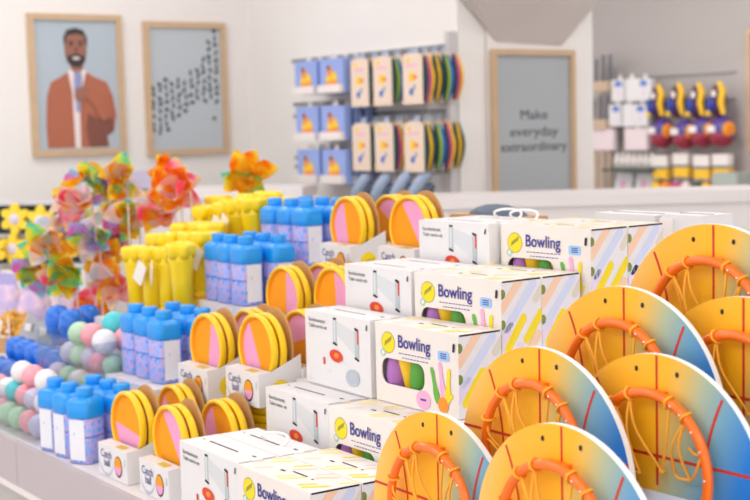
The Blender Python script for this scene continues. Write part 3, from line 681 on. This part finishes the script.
# ------------------------------------------------------------------ catch ball sets
CW, CD, CH = .187, .137, .093
def paddle(mb_parent, y, ang, name='paddle', flat=False):
    b = MB(); R = .110
    prof = [(.001, .006), (.085, .006), (.094, -.002), (.098, -.010), (.104, -.0125), (.110, -.008), (.110, .006), (.104, .0105), (.001, .0105)]
    b.lathe(prof, 'padyellow', 44, (0, 0, 0), (1, 0, 0), (0, 0, 1), (0, 1, 0))
    p = b.build(name, mb_parent, (0, y, .1475)); p.scale = (.905, 1, .905)
    f = MB(); c, s = math.cos(ang), math.sin(ang); r = .0915; off = .012
    a0 = math.asin(off / r)
    P1 = [(r * math.cos(a0 + (PI - 2 * a0) * j / 24), r * math.sin(a0 + (PI - 2 * a0) * j / 24)) for j in range(25)]
    P2 = [(r * math.cos(PI - a0 + (PI + 2 * a0) * j / 28), r * math.sin(PI - a0 + (PI + 2 * a0) * j / 28)) for j in range(29)]
    for pts, k in ((P1, 'padpink'), (P2, 'padorange')): f.poly([(x * c - z * s, -.0006, x * s + z * c) for x, z in pts], k)
    # dished wall inside the rim
    n = 44; v = [(r * math.cos(2 * PI * j / n), -.0007, r * math.sin(2 * PI * j / n)) for j in range(n)] + [(.097 * math.cos(2 * PI * j / n), -.0095, .097 * math.sin(2 * PI * j / n)) for j in range(n)]
    f.add(v, [(j, (j + 1) % n, n + (j + 1) % n, n + j) for j in range(n)], 'padorange', True)
    f.build('fleece_face', p)
    return p
def catch_set(label, loc, rz, ang):
    t = thing('catch_ball_set', label, 'catch ball set', loc, rz, 'catch ball sets'); w, d, h = CW, CD, CH; x, y = w / 2, d / 2
    b = MB()
    prof = [(-y, 0), (y, 0), (y, h + .042), (-y + .045, h + .004), (-y, h)]
    for s in (-1, 1): b.prism(prof, lambda a, q, ss: (ss, a, q), s * x, s * (x - .0015), 'whitecard')
    b.box((0, -y + .00075, h / 2), (w - .003, .0015, h), 'whitecard'); b.box((0, y - .00075, h * .6), (w - .003, .0015, h * 1.2), 'whitecard'); b.box((0, 0, .001), (w - .003, d - .003, .002), 'whitecard')
    b.box((0, -y + .02, h + .0005), (w - .003, .04, .0015), 'whitecard', rx=.09)
    b.build('carton', t)
    p = MB(); g = flatart(p, w, h, -y)
    g(ell(.28, .46, .24, .44, 28), 'lav'); g(ell(.285, .54, .235, .42, 28), 'whitecard')
    fn = lambda a, c: (a - w / 2, -y - .0012, c)
    p.text('Catch', .29 * w, .60 * h, .032, fn, 'indigo', .006, xs=.95); p.text('ball', .31 * w, .34 * h, .031, fn, 'indigo', .006, xs=.95)
    for q in range(4): g(rrect(.10 + q * .08, .12, .16 + q * .08, .14, .004, 2), 'palegrey', q == 0)
    g(ell(.70, .45, .135, .33, 28), 'dark'); g(ell(.695, .46, .115, .285, 28), 'padorange'); g(clip(ell(.695, .46, .115, .285, 28), 0, 0, 1, .44), 'padpink')
    g(capsule2(.93, .55, .94, .75, .012), 'lav')
    p.build('front_print', t)
    s = MB(); X = x + .0004; s.poly([(X, -y + a, c) for a, c in ell(.50 * d, .44 * h, .030, .030, 96, wob=.06, k=16)], 'yellowink')
    for q in range(4): s.poly([(X + .0004, -y + a, c) for a, c in capsule2((.43 + q * .07) * d, .36 * h + q * .002, (.44 + q * .07) * d, .50 * h + q * .002, .0016)], 'olive')
    s.build('side_badge', t)
    s = MB(); s.box((.03, -y + .018, h + .0018), (.05, .022, .001), 'gold', rx=.09); s.build('gold_sticker', t)
    paddle(t, -y + .055, ang); paddle(t, -y + .083, ang + 1.2)
    c = MB(); a = [(x - .004, .01)] + [((x - .004) * math.cos(PI * j / 24), 146 * .001 + .112 * math.sin(PI * j / 24)) for j in range(25)] + [(-x + .004, .01)]
    c.prism(a, lambda q, z, yy: (q, yy, z), y - .026, y - .020, 'brown'); c.build('backing_card', t)
    return t
cl = [(-3.711, 1.567, T, 3.0, 'catch ball set at the front left corner, beside the blue bottles'), (-3.443, 1.567, T, -.9, 'catch ball set at the front, against the large white box'),
      (-3.711, 1.707, T, 2.2, 'catch ball set right behind the front left one'), (-3.425, 1.707, T, 1.9, 'catch ball set behind the front one, beside the white box cord'),
      (-3.722, 1.835, .832, -1.75, 'catch ball set on the second step, left one beside blue bottles'), (-3.428, 1.838, .860, 2.0, 'catch ball set on the second step, right one beside the white box'),
      (-3.722, 1.9745, .832, .6, 'catch ball set hidden behind the second step left one'), (-3.42, 1.977, .860, .3, 'catch ball set behind the second step right one'),
      (-3.745, 2.118, .950, -1.6, 'catch ball set on the third step, left one'), (-3.462, 2.118, .968, -1.5, 'catch ball set on the third step, touching the white box'),
      (-3.745, 2.2575, .950, .2, 'catch ball set behind the third step left one'),
      (-3.80, 2.398, 1.150, 1.75, 'catch ball set on the top step, left one with pink left face'), (-3.385, 2.345, 1.168, -.95, 'catch ball set on the top step, right one partly behind a white box'),
      (-3.765, 2.54, 1.150, -.6, 'catch ball set behind the top step left one')]
for a, bb, z, ang, lb in cl:
    catch_set(lb, place_fl(a, bb, z, Rd(random.uniform(-2, 2)), CW, CD), Rd(random.uniform(-1.5, 1.5)), ang)
riser(-3.75, -3.53, 1.86, 2.11, .831); riser(-3.75, -3.53, 2.14, 2.39, .949); riser(-3.76, -3.51, 2.415, 2.72, 1.149)
riser(-3.45, -3.25, 2.14, 2.335, .967); riser(-3.38, -3.2, 2.37, 2.50, 1.167)
riser(-3.44, -3.24, 1.86, 2.105, .755)
# flat lying pair of paddles under the second step right set
for i in range(4):
    b = MB(); prof = [(.001, 0), (.104, 0), (.110, .006), (.110, .018), (.105, .0235), (.10, .020), (.001, .016)]
    tag(b.lathe(prof, 'padyellow', 40).build('catch_paddle', None, (-3.352 + .004 * i, 1.965, .756 + i * .0245)),
        ['lowest', 'second lowest', 'second highest', 'topmost'][i] + ' yellow paddle in the flat pile under a catch ball set', 'paddle', 'flat pile of yellow paddles')
# ------------------------------------------------------------------ blue bottles
def bottle(label, loc, rz):
    t = thing('bubble_bottle', label, 'bottle', loc, rz, 'blue capped bottles')
    hw = .0445
    def sq(th):
        c, s = abs(math.cos(th)), abs(math.sin(th)); return 1 / ((c ** 4.5 + s ** 4.5) ** (1 / 4.5))
    b = MB(); b.lathe([(.001, 0), (.041, 0), (hw - .001, .006), (hw - .001, .140), (.001, .140)], 'bottle', 48, shape=sq); b.lathe([(.001, .0805), (hw - .0004, .0805), (hw - .0004, .0835), (.001, .0835)], 'capdark', 48, shape=sq)
    b.build('body', t)
    s = MB(); s.box((hw - .0008, 0, .072), (.001, .056, .122), 'bottlelabel'); s.box((hw - .0002, -.01, .09), (.0006, .004, .01), 'skyink'); s.build('white_label', t, label='white back label')
    c = MB(); c.lathe([(.001, .138), (hw, .138), (hw + .0012, .142), (hw + .0012, .182), (hw - .004, .190), (.033, .196), (.026, .199), (.001, .199)], 'cap', 48, shape=lambda th: 1 + (sq(th) - 1) * 1.0); c.build('shoulder', t)
    c = MB(); c.lathe([(.001, .196), (.025, .196), (.026, .199), (.026, .222), (.023, .226), (.001, .226)], 'cap', 24); c.build('cap', t)
    return t
src = None
cls = [('front bottom cluster by the table lip', T, [(-4.087, 1.588), (-3.980, 1.592), (-3.872, 1.596), (-4.047, 1.70), (-3.944, 1.704), (-3.850, 1.706)], (-72, -78, -62, -70, 0, 0)),
       ('second cluster behind the front bottles', .835, [(-4.136, 1.895), (-4.031, 1.895), (-3.918, 1.889), (-4.085, 2.003), (-3.980, 2.006), (-3.876, 2.003)], (2, 6, 4, 0, 0, 0)),
       ('third cluster below the topmost bottles', 1.045, [(-4.157, 2.223), (-4.060, 2.216), (-3.962, 2.216), (-4.13, 2.328), (-4.03, 2.322), (-3.930, 2.322)], (4, 2, 4, 0, 0, 0)),
       ('topmost cluster beside the yellow paddles', 1.151, [(-4.215, 2.481), (-4.118, 2.490), (-4.016, 2.490), (-4.20, 2.600), (-4.09, 2.602), (-3.99, 2.605)], (2, 4, 3, 0, 0, 0))]
for nm, z, ps, rots in cls:
    for i in range(6):
        lb = 'blue capped bottle, ' + ['left', 'middle', 'right'][i % 3] + ' of the ' + ['front', 'rear'][i // 3] + ' row, ' + nm
        p = (ps[i][0], ps[i][1], z); rz = Rd(rots[i])
        if src is None: src = bottle(lb, p, rz)
        else: dup(src, p, rz, lb)
riser(-4.185, -3.82, 1.80, 2.10, .834); riser(-4.205, -3.82, 2.16, 2.40, 1.044); riser(-4.265, -3.82, 2.42, 2.72, 1.150)
# ------------------------------------------------------------------ yellow bubble wands
def wand(label, loc, rz, tg):
    t = thing('bubble_wand', label, 'bubble wand', loc, rz, 'yellow bubble wands'); b = MB()
    b.lathe([(.001, 0), (.03, 0), (.033, .01), (.033, .05), (.03, .055), (.034, .06), (.036, .14), (.042, .20), (.045, .225), (.001, .225)], 'wandyellow', 24, shape=lambda th: 1 + .05 * math.cos(6 * th)); b.build('body', t)
    c = MB(); c.lathe([(.001, .212), (.044, .212), (.049, .232), (.051, .252), (.045, .264), (.036, .256), (.024, .250), (.001, .248)], 'wandyellow', 48, shape=lambda th: 1 + .10 * math.cos(6 * th)); c.build('scalloped_cap', t)
    c = MB(); c.lathe([(.001, .03), (.0345, .03), (.0345, .045), (.001, .045)], 'wandamber', 20); c.build('base_band', t)
    if tg: MB().box((.012, -.062, .175), (.055, .002, .075), 'tag', rz=.1, ry=.5).build('paper_tag', t)
    return t
A, B_ = wand('', (0, 0, 0), 0, True), wand('', (0, 0, 0), 0, False); fu = set()
yf = [(-4.64, 2.23, 1.25), (-4.52, 2.23, 1.26), (-4.40, 2.23, 1.275), (-4.28, 2.23, 1.28), (-4.60, 2.12, 1.20), (-4.48, 2.12, 1.215), (-4.35, 2.12, 1.23), (-4.235, 2.12, 1.235), (-4.67, 2.347, 1.275), (-4.54, 2.347, 1.28), (-4.41, 2.347, 1.285)]
yb = [(-4.80, 2.57, 1.36), (-4.68, 2.57, 1.365), (-4.56, 2.57, 1.375), (-4.44, 2.57, 1.38), (-4.32, 2.57, 1.385), (-4.69, 2.466, 1.335), (-4.57, 2.466, 1.345), (-4.45, 2.466, 1.355), (-4.335, 2.466, 1.37)]
for i, (x, y, z) in enumerate(yf + yb):
    z += random.uniform(-.014, .014)
    fr = i < len(yf); j = i if fr else i - len(yf)
    row = (('rear row' if j > 7 else 'middle row' if j < 4 else 'front row') if fr else ('back row' if j < 5 else 'front row'))
    q = (j - 8 if j > 7 else j if j < 4 else j - 4) if fr else (j if j < 5 else j - 5)
    lb = 'yellow bubble wand, ' + ords[q] + ' from the left in the ' + row + (' of the near bunch' if fr else ' of the far bunch')
    k = (i % 3 != 1); s = A if k else B_; p = (x, y, z - .265)
    rot = (random.uniform(-.06, .06), random.uniform(-.06, .06), random.uniform(-.5, .5))
    if k not in fu: fu.add(k); s.location = p; s.rotation_euler = rot; s['label'] = lb
    else: dup(s, p, None, lb, rot=rot)
riser(-4.87, -4.185, 2.06, 2.40, .93); riser(-4.87, -4.185, 2.405, 2.72, 1.065)
# ------------------------------------------------------------------ pinwheels
_pm = {}
def petal_mesh(k, L=.105, Wd=.062, curl=.045, tip=.25):
    b = MB(); nu, nv = 9, 6; v = []
    for i in range(nu + 1):
        s = i / nu; w = Wd * (math.sin(PI * min(.985, s * .9 + .08)) ** .8) * (1 - tip * s)
        for j in range(nv + 1):
            q = j / nv - .5
            v.append((s * L * (1 - .15 * s), q * w + .018 * s, .006 + curl * (1.6 * q * q * math.sin(PI * s) * 2 + (s ** 2) * .75) + .006 * math.sin(9 * s + 5 * q)))
    f = [(i * (nv + 1) + j, (i + 1) * (nv + 1) + j, (i + 1) * (nv + 1) + j + 1, i * (nv + 1) + j + 1) for i in range(nu) for j in range(nv)]
    b.add(v, f, k, True)
    me = bpy.data.meshes.new('petal'); me.from_pydata(b.v, [], b.f); me.materials.append(M[k]); me.polygons.foreach_set('use_smooth', b.sm); me.update()
    return me
PM = [[petal_mesh('ir%d' % i, .105 + .012 * q, .072 + .016 * q, .036 + .016 * q, .2 + .3 * q) for q in (0, 1)] for i in range(6)]
_st = MB().tube([(0, 0, -.30), (0, 0, 0)], .004, 'packwhite', 8); stick_me = None
def pinwheel(label, loc, cols, zb, tilt):
    t = thing('pinwheel', label, 'pinwheel', (loc[0], loc[1], loc[2]), 0, 'foil pinwheels')
    q0 = Matrix.Rotation(tilt[1], 3, 'Z') @ Matrix.Rotation(tilt[0], 3, 'X')
    MB().tube([(0, .03, zb - loc[2]), (0, .03, -.02), tuple(q0 @ Vector((0, 0, -.004)))], .004, 'packwhite', 7).build('stick', t)
    n = 7; ph = random.uniform(0, 1)
    for i in range(n):
        o = bpy.data.objects.new('petal', PM[cols[i % len(cols)]][random.randint(0, 1)]); COL.objects.link(o); o.parent = t
        R = q0 @ Matrix.Rotation(ph + 2 * PI * i / n, 3, 'Z') @ Matrix.Rotation(random.uniform(-.75, -.1), 3, 'Y') @ Matrix.Rotation(random.uniform(-.4, .4), 3, 'X')
        o.rotation_euler = R.to_euler(); sc = random.uniform(1.2, 1.5); o.scale = (sc, sc, sc)
    h = MB(); h.ball((0, 0, .014), (.014, .014, .01), 'birdyellow', 12); o = h.build('hub', t); o.rotation_euler = q0.to_euler()
    return t
desc = {0: 'amber', 1: 'orange', 2: 'lime', 3: 'violet', 4: 'rose', 5: 'pearl'}
pws = [(-5.20, 2.10, 1.07, (2, 0, 2, 4), 'lowest left of the heap'), (-5.05, 2.25, 1.03, (4, 0, 5), 'lowest right of the heap, by the yellow wands'), (-5.16, 2.19, 1.22, (5, 3, 2, 5), 'in the middle front of the heap'),
       (-5.31, 2.065, 1.17, (0, 5, 2), 'at the left edge of the heap'), (-5.26, 2.29, 1.12, (0, 1, 5), 'right of the heap centre, touching the yellow wands'), (-5.32, 2.23, 1.335, (5, 4, 0), 'upper front of the heap'), (-5.21, 2.39, 1.29, (5, 2, 0), 'behind the white topped gap beside the yellow wands'), (-5.42, 2.30, .86, (0, 4, 1), 'sunk at the bottom of the heap'),
       (-5.48, 2.26, 1.25, (5, 3, 0), 'second layer left of the heap'), (-5.37, 2.42, 1.19, (4, 0, 3), 'second layer, half hidden by the yellow wands'), (-5.43, 2.36, 1.41, (3, 2, 0), 'left of the tall orange one, heap top'), (-5.10, 2.53, 1.37, (4, 5, 0), 'right below the big orange one'), (-5.52, 2.10, 1.06, (0, 2, 3), 'low at the far left of the heap'),
       (-5.64, 2.37, 1.36, (0, 3, 0, 4), 'tall one at the far left of the heap top'), (-5.30, 2.60, 1.43, (1, 1, 0), 'standing tallest above the heap'), (-5.66, 2.55, 1.28, (5, 4, 2), 'behind the heap at the middle'), (-5.02, 2.46, 1.30, (5, 0, 4), 'behind the near yellow wands'), (-5.69, 2.24, 1.16, (2, 5, 3), 'farthest left behind the heap'),
       (-5.12, 2.30, 1.44, (0, 2, 5, 0), 'upright one left of the tallest orange one'), (-5.85, 2.45, 1.24, (2, 0, 5), 'farthest left, before the felt flowers'),
       (-4.88, 2.46, 1.40, (1, 4, 1, 5), 'between the two bunches of yellow wands'), (-4.83, 2.74, 1.42, (0, 0, 2), 'standing alone behind the far yellow wands')]
for x, y, z, cols, wh in pws:
    cn = []; [cn.append(desc[c]) for c in cols if desc[c] not in cn]
    zb = .701 if x < -4.885 else T if y > 2.72 else .931 if y < 2.40 else 1.066
    pinwheel(' and '.join(cn[:2]) + ' foil pinwheel ' + wh, (x, y, z), cols, zb, (PI / 2 + random.uniform(-.3, .15), Rd(50 + random.uniform(-18, 18))))
riser(-7.85, -4.88, 1.95, 2.62, .70)
# ------------------------------------------------------------------ far left: flowers, bags, beads, clubs
tr = thing('flower_tray', 'grey compartment tray holding yellow felt flowers at far left', 'tray', (-7.30, 2.80, .90)); tr.rotation_euler = (0, 0, .75)
b = MB(); b.box((-.04, .085, .165), (.6, .02, .35), 'traydark'); b.build('back_panel', tr)
for z in (0, .165, .345): MB().box((-.04, .015, z), (.62, .12, .018), 'traygrey').build('shelf', tr)
for x in (-.345, .265): MB().box((x, .015, .17), (.016, .12, .34), 'traygrey').build('divider', tr)
riser(-7.6, -7.0, 2.55, 2.92, .888)
def flower(label, loc, rot):
    t = thing('felt_flower', label, 'flower', loc, 0, 'yellow felt flowers'); t.rotation_euler = rot; b = MB()
    pts = []
    for j in range(72):
        th = 2 * PI * j / 72; r = .044 + .042 * abs(math.cos(3 * th)) ** .8; pts.append((r * math.cos(th + .5), r * math.sin(th + .5)))
    b.prism(pts, lambda a, c, q: (a, q, c), -.014, .014, 'flowery'); b.build('petals', t); MB().ball((0, -.014, 0), (.03, .014, .03), 'flowerc', 16).build('centre', t)
    return t
s = None
for i, (q, z) in enumerate(((-.115, 1.163), (.035, 1.15), (-.135, 1.0), (.0, 1.0), (-.235, 1.0))):
    lb = 'yellow felt flower with lilac centre, ' + ['upper compartment left', 'upper compartment right', 'lower middle compartment', 'lower right compartment', 'lower left at the picture edge'][i]
    rot = (random.uniform(-.12, .06), .0, .75 + random.uniform(-.1, .1)); k_ = 1.65 if i == 4 else 1; p = (-7.30 + .73 * q + .054 * k_, 2.80 + .68 * q - .058 * k_, z)
    if s is None: s = flower(lb, p, rot)
    else: dup(s, p, None, lb, rot=rot)
def bag(label, loc):
    t = thing('toy_bag', label, 'bag', loc, .4, 'lilac toy bags'); b = MB(); n = 14; v = []
    for i in range(n + 1):
        s_ = i / n; hw = .12 - .05 * s_; th = .055 * math.sin(PI * (s_ * .9 + .06)) + .004
        for j in range(16): a = 2 * PI * j / 16; v.append((hw * math.copysign(abs(math.cos(a)) ** .6, math.cos(a)), th * math.sin(a) + .008 * math.sin(8 * s_ + 3 * a), .20 * (1 - s_) if False else .20 * s_))
    f = [(i * 16 + j, i * 16 + (j + 1) % 16, (i + 1) * 16 + (j + 1) % 16, (i + 1) * 16 + j) for i in range(n) for j in range(16)] + [list(range(16))[::-1], [n * 16 + j for j in range(16)]]
    b.add(v, f, 'bag', True); b.build('pouch', t); MB().box((0, 0, .225), (.15, .006, .06), 'bagtop').build('header_card', t)
    return t
s = bag('lilac toy bag at the left picture edge', (-6.50, 2.30, .70))
dup(s, (-6.12, 2.30, .70), None, 'lilac toy bag second from the left picture edge'); dup(s, (-5.78, 2.32, .70), None, 'lilac toy bag beside the pinwheels'); dup(s, (-6.9, 2.36, .70), None, 'lilac toy bag partly outside the left picture edge')
# amber beads: uncountable heap
b = MB(); rn = random.Random(4)
for i in range(170):
    x = rn.uniform(-.20, .20); z = rn.uniform(.0, .14) ; b.ball((x, rn.uniform(-.05, .05), z * (1 - (x / .32) ** 2) + .012), .013, 'bead', 8)
tag(b.build('amber_beads', None, (-5.80, 2.09, .701)), 'heap of small amber beads below the lilac bags', 'beads', kind='stuff')
for i, (x, z, rz_) in enumerate(((-5.88, .80, .3), (-5.70, .81, -.3))):
    tag(MB().box((0, 0, 0), (.09, .003, .11), 'tag', rz=rz_, ry=.4).build('paper_tag', None, (x, 2.02, .782)), ['left', 'right'][i] + ' white paper tag leaning on the amber beads', 'tag', 'tags on the beads')
c = thing('brown_box', 'small brown box in front of the amber beads', 'box', (-5.76, 1.99, .701), .2); MB().box((0, 0, .03), (.2, .05, .06), 'brown').build('box_body', c); MB().box((0, 0, .062), (.2, .05, .004), 'kraft').build('lid', c)
def club(label, loc, rz):
    t = thing('blue_club', label, 'club', loc, rz, 'blue clubs'); b = MB(); b.lathe([(.001, 0), (.014, 0), (.018, .05), (.026, .12), (.045, .16), (.052, .20), (.046, .235), (.03, .255), (.001, .262)], 'blue', 18); b.build('body', t)
    MB().box((.02, -.02, .06), (.03, .03, .09), 'packwhite').build('label_tag', t); MB().lathe([(.001, .10), (.024, .10), (.027, .115), (.001, .115)], 'navy', 14).build('band', t); return t
s = club('tall bright blue club left of its pair', (-5.06, 1.99, .701), .2); dup(s, (-4.92, 1.99, .701), .8, 'tall bright blue club right of its pair')
dup(s, (-4.99, 2.085, .701), .4, 'blue club half hidden between two taller clubs')
def blueball(label, loc):
    t = thing('blue_shaker', label, 'toy', loc, random.uniform(-1, 1), 'row of blue shakers'); b = MB(); b.lathe([(.001, 0), (.03, 0), (.036, .03), (.047, .06), (.05, .085), (.045, .112), (.028, .128), (.001, .133)], 'blue', 18); b.build('knob', t)
    MB().lathe([(.001, .012), (.034, .012), (.036, .03), (.001, .03)], 'navy', 16).build('collar', t); return t
riser(-5.40, -4.70, 1.85, 1.945, T + .059)
s = None
for i in range(12):
    x = -5.32 + (i % 6) * .105 + (.05 if i > 5 else 0); y = 1.795 + (.105 if i > 5 else 0); z = T + (.06 if i > 5 else .0)
    lb = 'round blue toy shaker, ' + ords[i % 6] + ' from the left in the ' + ('rear' if i > 5 else 'front') + ' row'
    if s is None: s = blueball(lb, (x, y, z))
    else: dup(s, (x, y, z), random.uniform(-1, 1), lb)
for i, (x, y, z, a) in enumerate(((-5.44, 2.0, .84, .5), (-5.26, 1.955, .80, -.3))):
    c = thing('silver_card', ['left', 'right'][i] + ' silver card leaning below the pinwheels', 'card', (-5.36 + .16 * i, 1.985, .725), .3); MB().box((0, 0, .085), (.11, .003, .16), 'silver', ry=.5 * (-1) ** i, rx=-.2).build('card', c); MB().box((0, -.006, .12), (.04, .002, .03), 'packwhite', rx=-.2).build('label_tag', c)
# ------------------------------------------------------------------ acrylic bins with balls
def bin_(label, x0, x1, y0, y1, z, h, div=()):
    t = thing('acrylic_bin', label, 'bin', ((x0 + x1) / 2, (y0 + y1) / 2, z)); w, d = x1 - x0, y1 - y0
    for c, s in (((0, -d / 2, h / 2), (w, .004, h)), ((0, d / 2, h / 2), (w, .004, h)), ((-w / 2, 0, h / 2), (.004, d - .008, h)), ((w / 2, 0, h / 2), (.004, d - .008, h))): MB().box(c, s, 'acrylic').build('panel', t)
    for x in div: MB().box((x - (x0 + x1) / 2, 0, h / 2), (.003, d - .012, h), 'acrylic').build('divider', t)
bin_('clear acrylic bin of pastel balls along the table lip', -5.05, -4.15, 1.545, 1.735, T, .16)
bin_('clear acrylic bin of pastel balls behind the front bottles', -4.66, -4.19, 1.75, 1.965, .735, .20, ())
riser(-4.68, -4.19, 1.742, 1.97, .734)
cc = {'p': 'bpink', 't': 'bteal', 'w': 'bwhite', 'm': 'bmint', 'l': 'blilac'}; cnm = {'p': 'pink', 't': 'teal', 'w': 'white', 'm': 'mint', 'l': 'lilac'}
def balls(lst, where, grp):
    for x, y, z, k, r_, w_ in lst:
        o = MB().ball((0, 0, 0), r_, cc[k], 20).build('plastic_ball', None, (x, y, z)); tag(o, cnm[k] + ' plastic ball ' + w_, 'ball', grp)
r = .04; zz = T + .041
bl_ = []
cols = 'lmpmwmpwmtlp'; 
rb = random.Random(11)
def layer(n, x0, y, z, cols, where, dx=.089, r_=.04):
    for i in range(n): bl_.append((x0 + i * dx + rb.uniform(-.003, .003), y + rb.uniform(-.003, .003), z + rb.uniform(0, .004), cols[i % len(cols)], r_ - rb.uniform(0, .002), where + ', ' + ords[i] + ' from left'))
layer(9, -4.97, 1.597, zz, 'lpmlpmmpl', 'at the bottom front of the lip bin'); layer(8, -4.93, 1.680, zz, 'mwlpmtwp', 'at the bottom back of the lip bin')
layer(8, -4.925, 1.636, zz + .063, 'plpwtplw', 'in the second layer of the lip bin')
for x, k, wh in ((-4.555, 'w', 'crowning the lip bin heap at its left'), (-4.45, 'p', 'on top of the lip bin heap, middle'), (-4.335, 'w', 'on top of the lip bin heap, nearest the bottles')): bl_.append((x, 1.655, zz + .132, k, .040, wh))
balls(bl_, '', 'pastel balls in the lip bin')
bl_ = []; zz = .735 + .042
layer(5, -4.60, 1.803, zz, 'lmwmt', 'at the bottom front of the rear bin'); layer(5, -4.606, 1.908, zz, 'mplwp', 'at the bottom back of the rear bin')
layer(5, -4.603, 1.855, zz + .070, 'lmlpm', 'in the second layer of the rear bin')
for k, x, y, z, wh in (('p', -4.43, 1.865, .150, 'left of the teal one'), ('t', -4.335, 1.905, .196, 'highest of all'), ('w', -4.262, 1.835, .150, 'right below the teal one'), ('p', -4.26, 1.912, .150, 'behind the white one'), ('m', -4.53, 1.86, .145, 'at the left end')): bl_.append((x, y, zz + z, k, .043, 'on the crest of the rear bin heap, ' + wh))
balls(bl_, '', 'pastel balls in the rear bin')
# ------------------------------------------------------------------ camera
F = 1378.06; cam = bpy.data.cameras.new('camera'); co = bpy.data.objects.new('camera', cam); COL.objects.link(co)
Rv = Vector((0.56938909, 0.82168091, -0.02522983)); Uv = Vector((-0.05923661, 0.07162062, 0.99567139)); Fv = Vector((-0.81993115, 0.56542989, -0.08945359))
co.matrix_world = Matrix(((Rv.x, Uv.x, -Fv.x, 0), (Rv.y, Uv.y, -Fv.y, 0), (Rv.z, Uv.z, -Fv.z, H), (0, 0, 0, 1)))
cam.sensor_width = 36; cam.lens = F / 750 * 36; cam.clip_start = .05
cam.dof.use_dof = True; cam.dof.focus_distance = 2.95; cam.dof.aperture_fstop = 4.2
SC.camera = co
# ------------------------------------------------------------------ light
def area(x, y, z, sx, sy, e, rot=(0, 0, 0), c=(1, .99, .985)):
    l = bpy.data.lights.new('fill_lamp', 'AREA'); l.shape = 'RECTANGLE'; l.size = sx; l.size_y = sy; l.energy = e; l.color = c
    o = bpy.data.objects.new('fill_lamp', l); COL.objects.link(o); o.location = (x, y, z); o.rotation_euler = rot  # unseen area lamps, added below the ceiling to brighten fronts and walls
for x, y, e in ((-5.6, -1.6, 52), (-3.2, -1.8, 52), (-.8, -1.8, 52), (1.4, -1.2, 46), (1.6, 1.2, 56), (1.8, 3.4, 40), (-1.6, .1, 20), (-4.0, .2, 26), (-2.4, 3.4, 46), (-4.6, 3.2, 30), (-7.3, 3.3, 26), (-6.7, 2.2, 42), (-7.2, .2, 34), (-4.4, 7.3, 62), (-7.3, 6.4, 120)):
    area(x, y, 3.7, 1.3, 1.3, e * .57)
w = bpy.data.worlds.new('store_ambient'); SC.world = w; w.use_nodes = True
w.node_tree.nodes['Background'].inputs[0].default_value = (1, .99, .985, 1); w.node_tree.nodes['Background'].inputs[1].default_value = 1.45
vs = SC.view_settings; vs.view_transform = 'Standard'; vs.look = 'None'; vs.exposure = 0.1; vs.gamma = 1; vs.use_curve_mapping = False
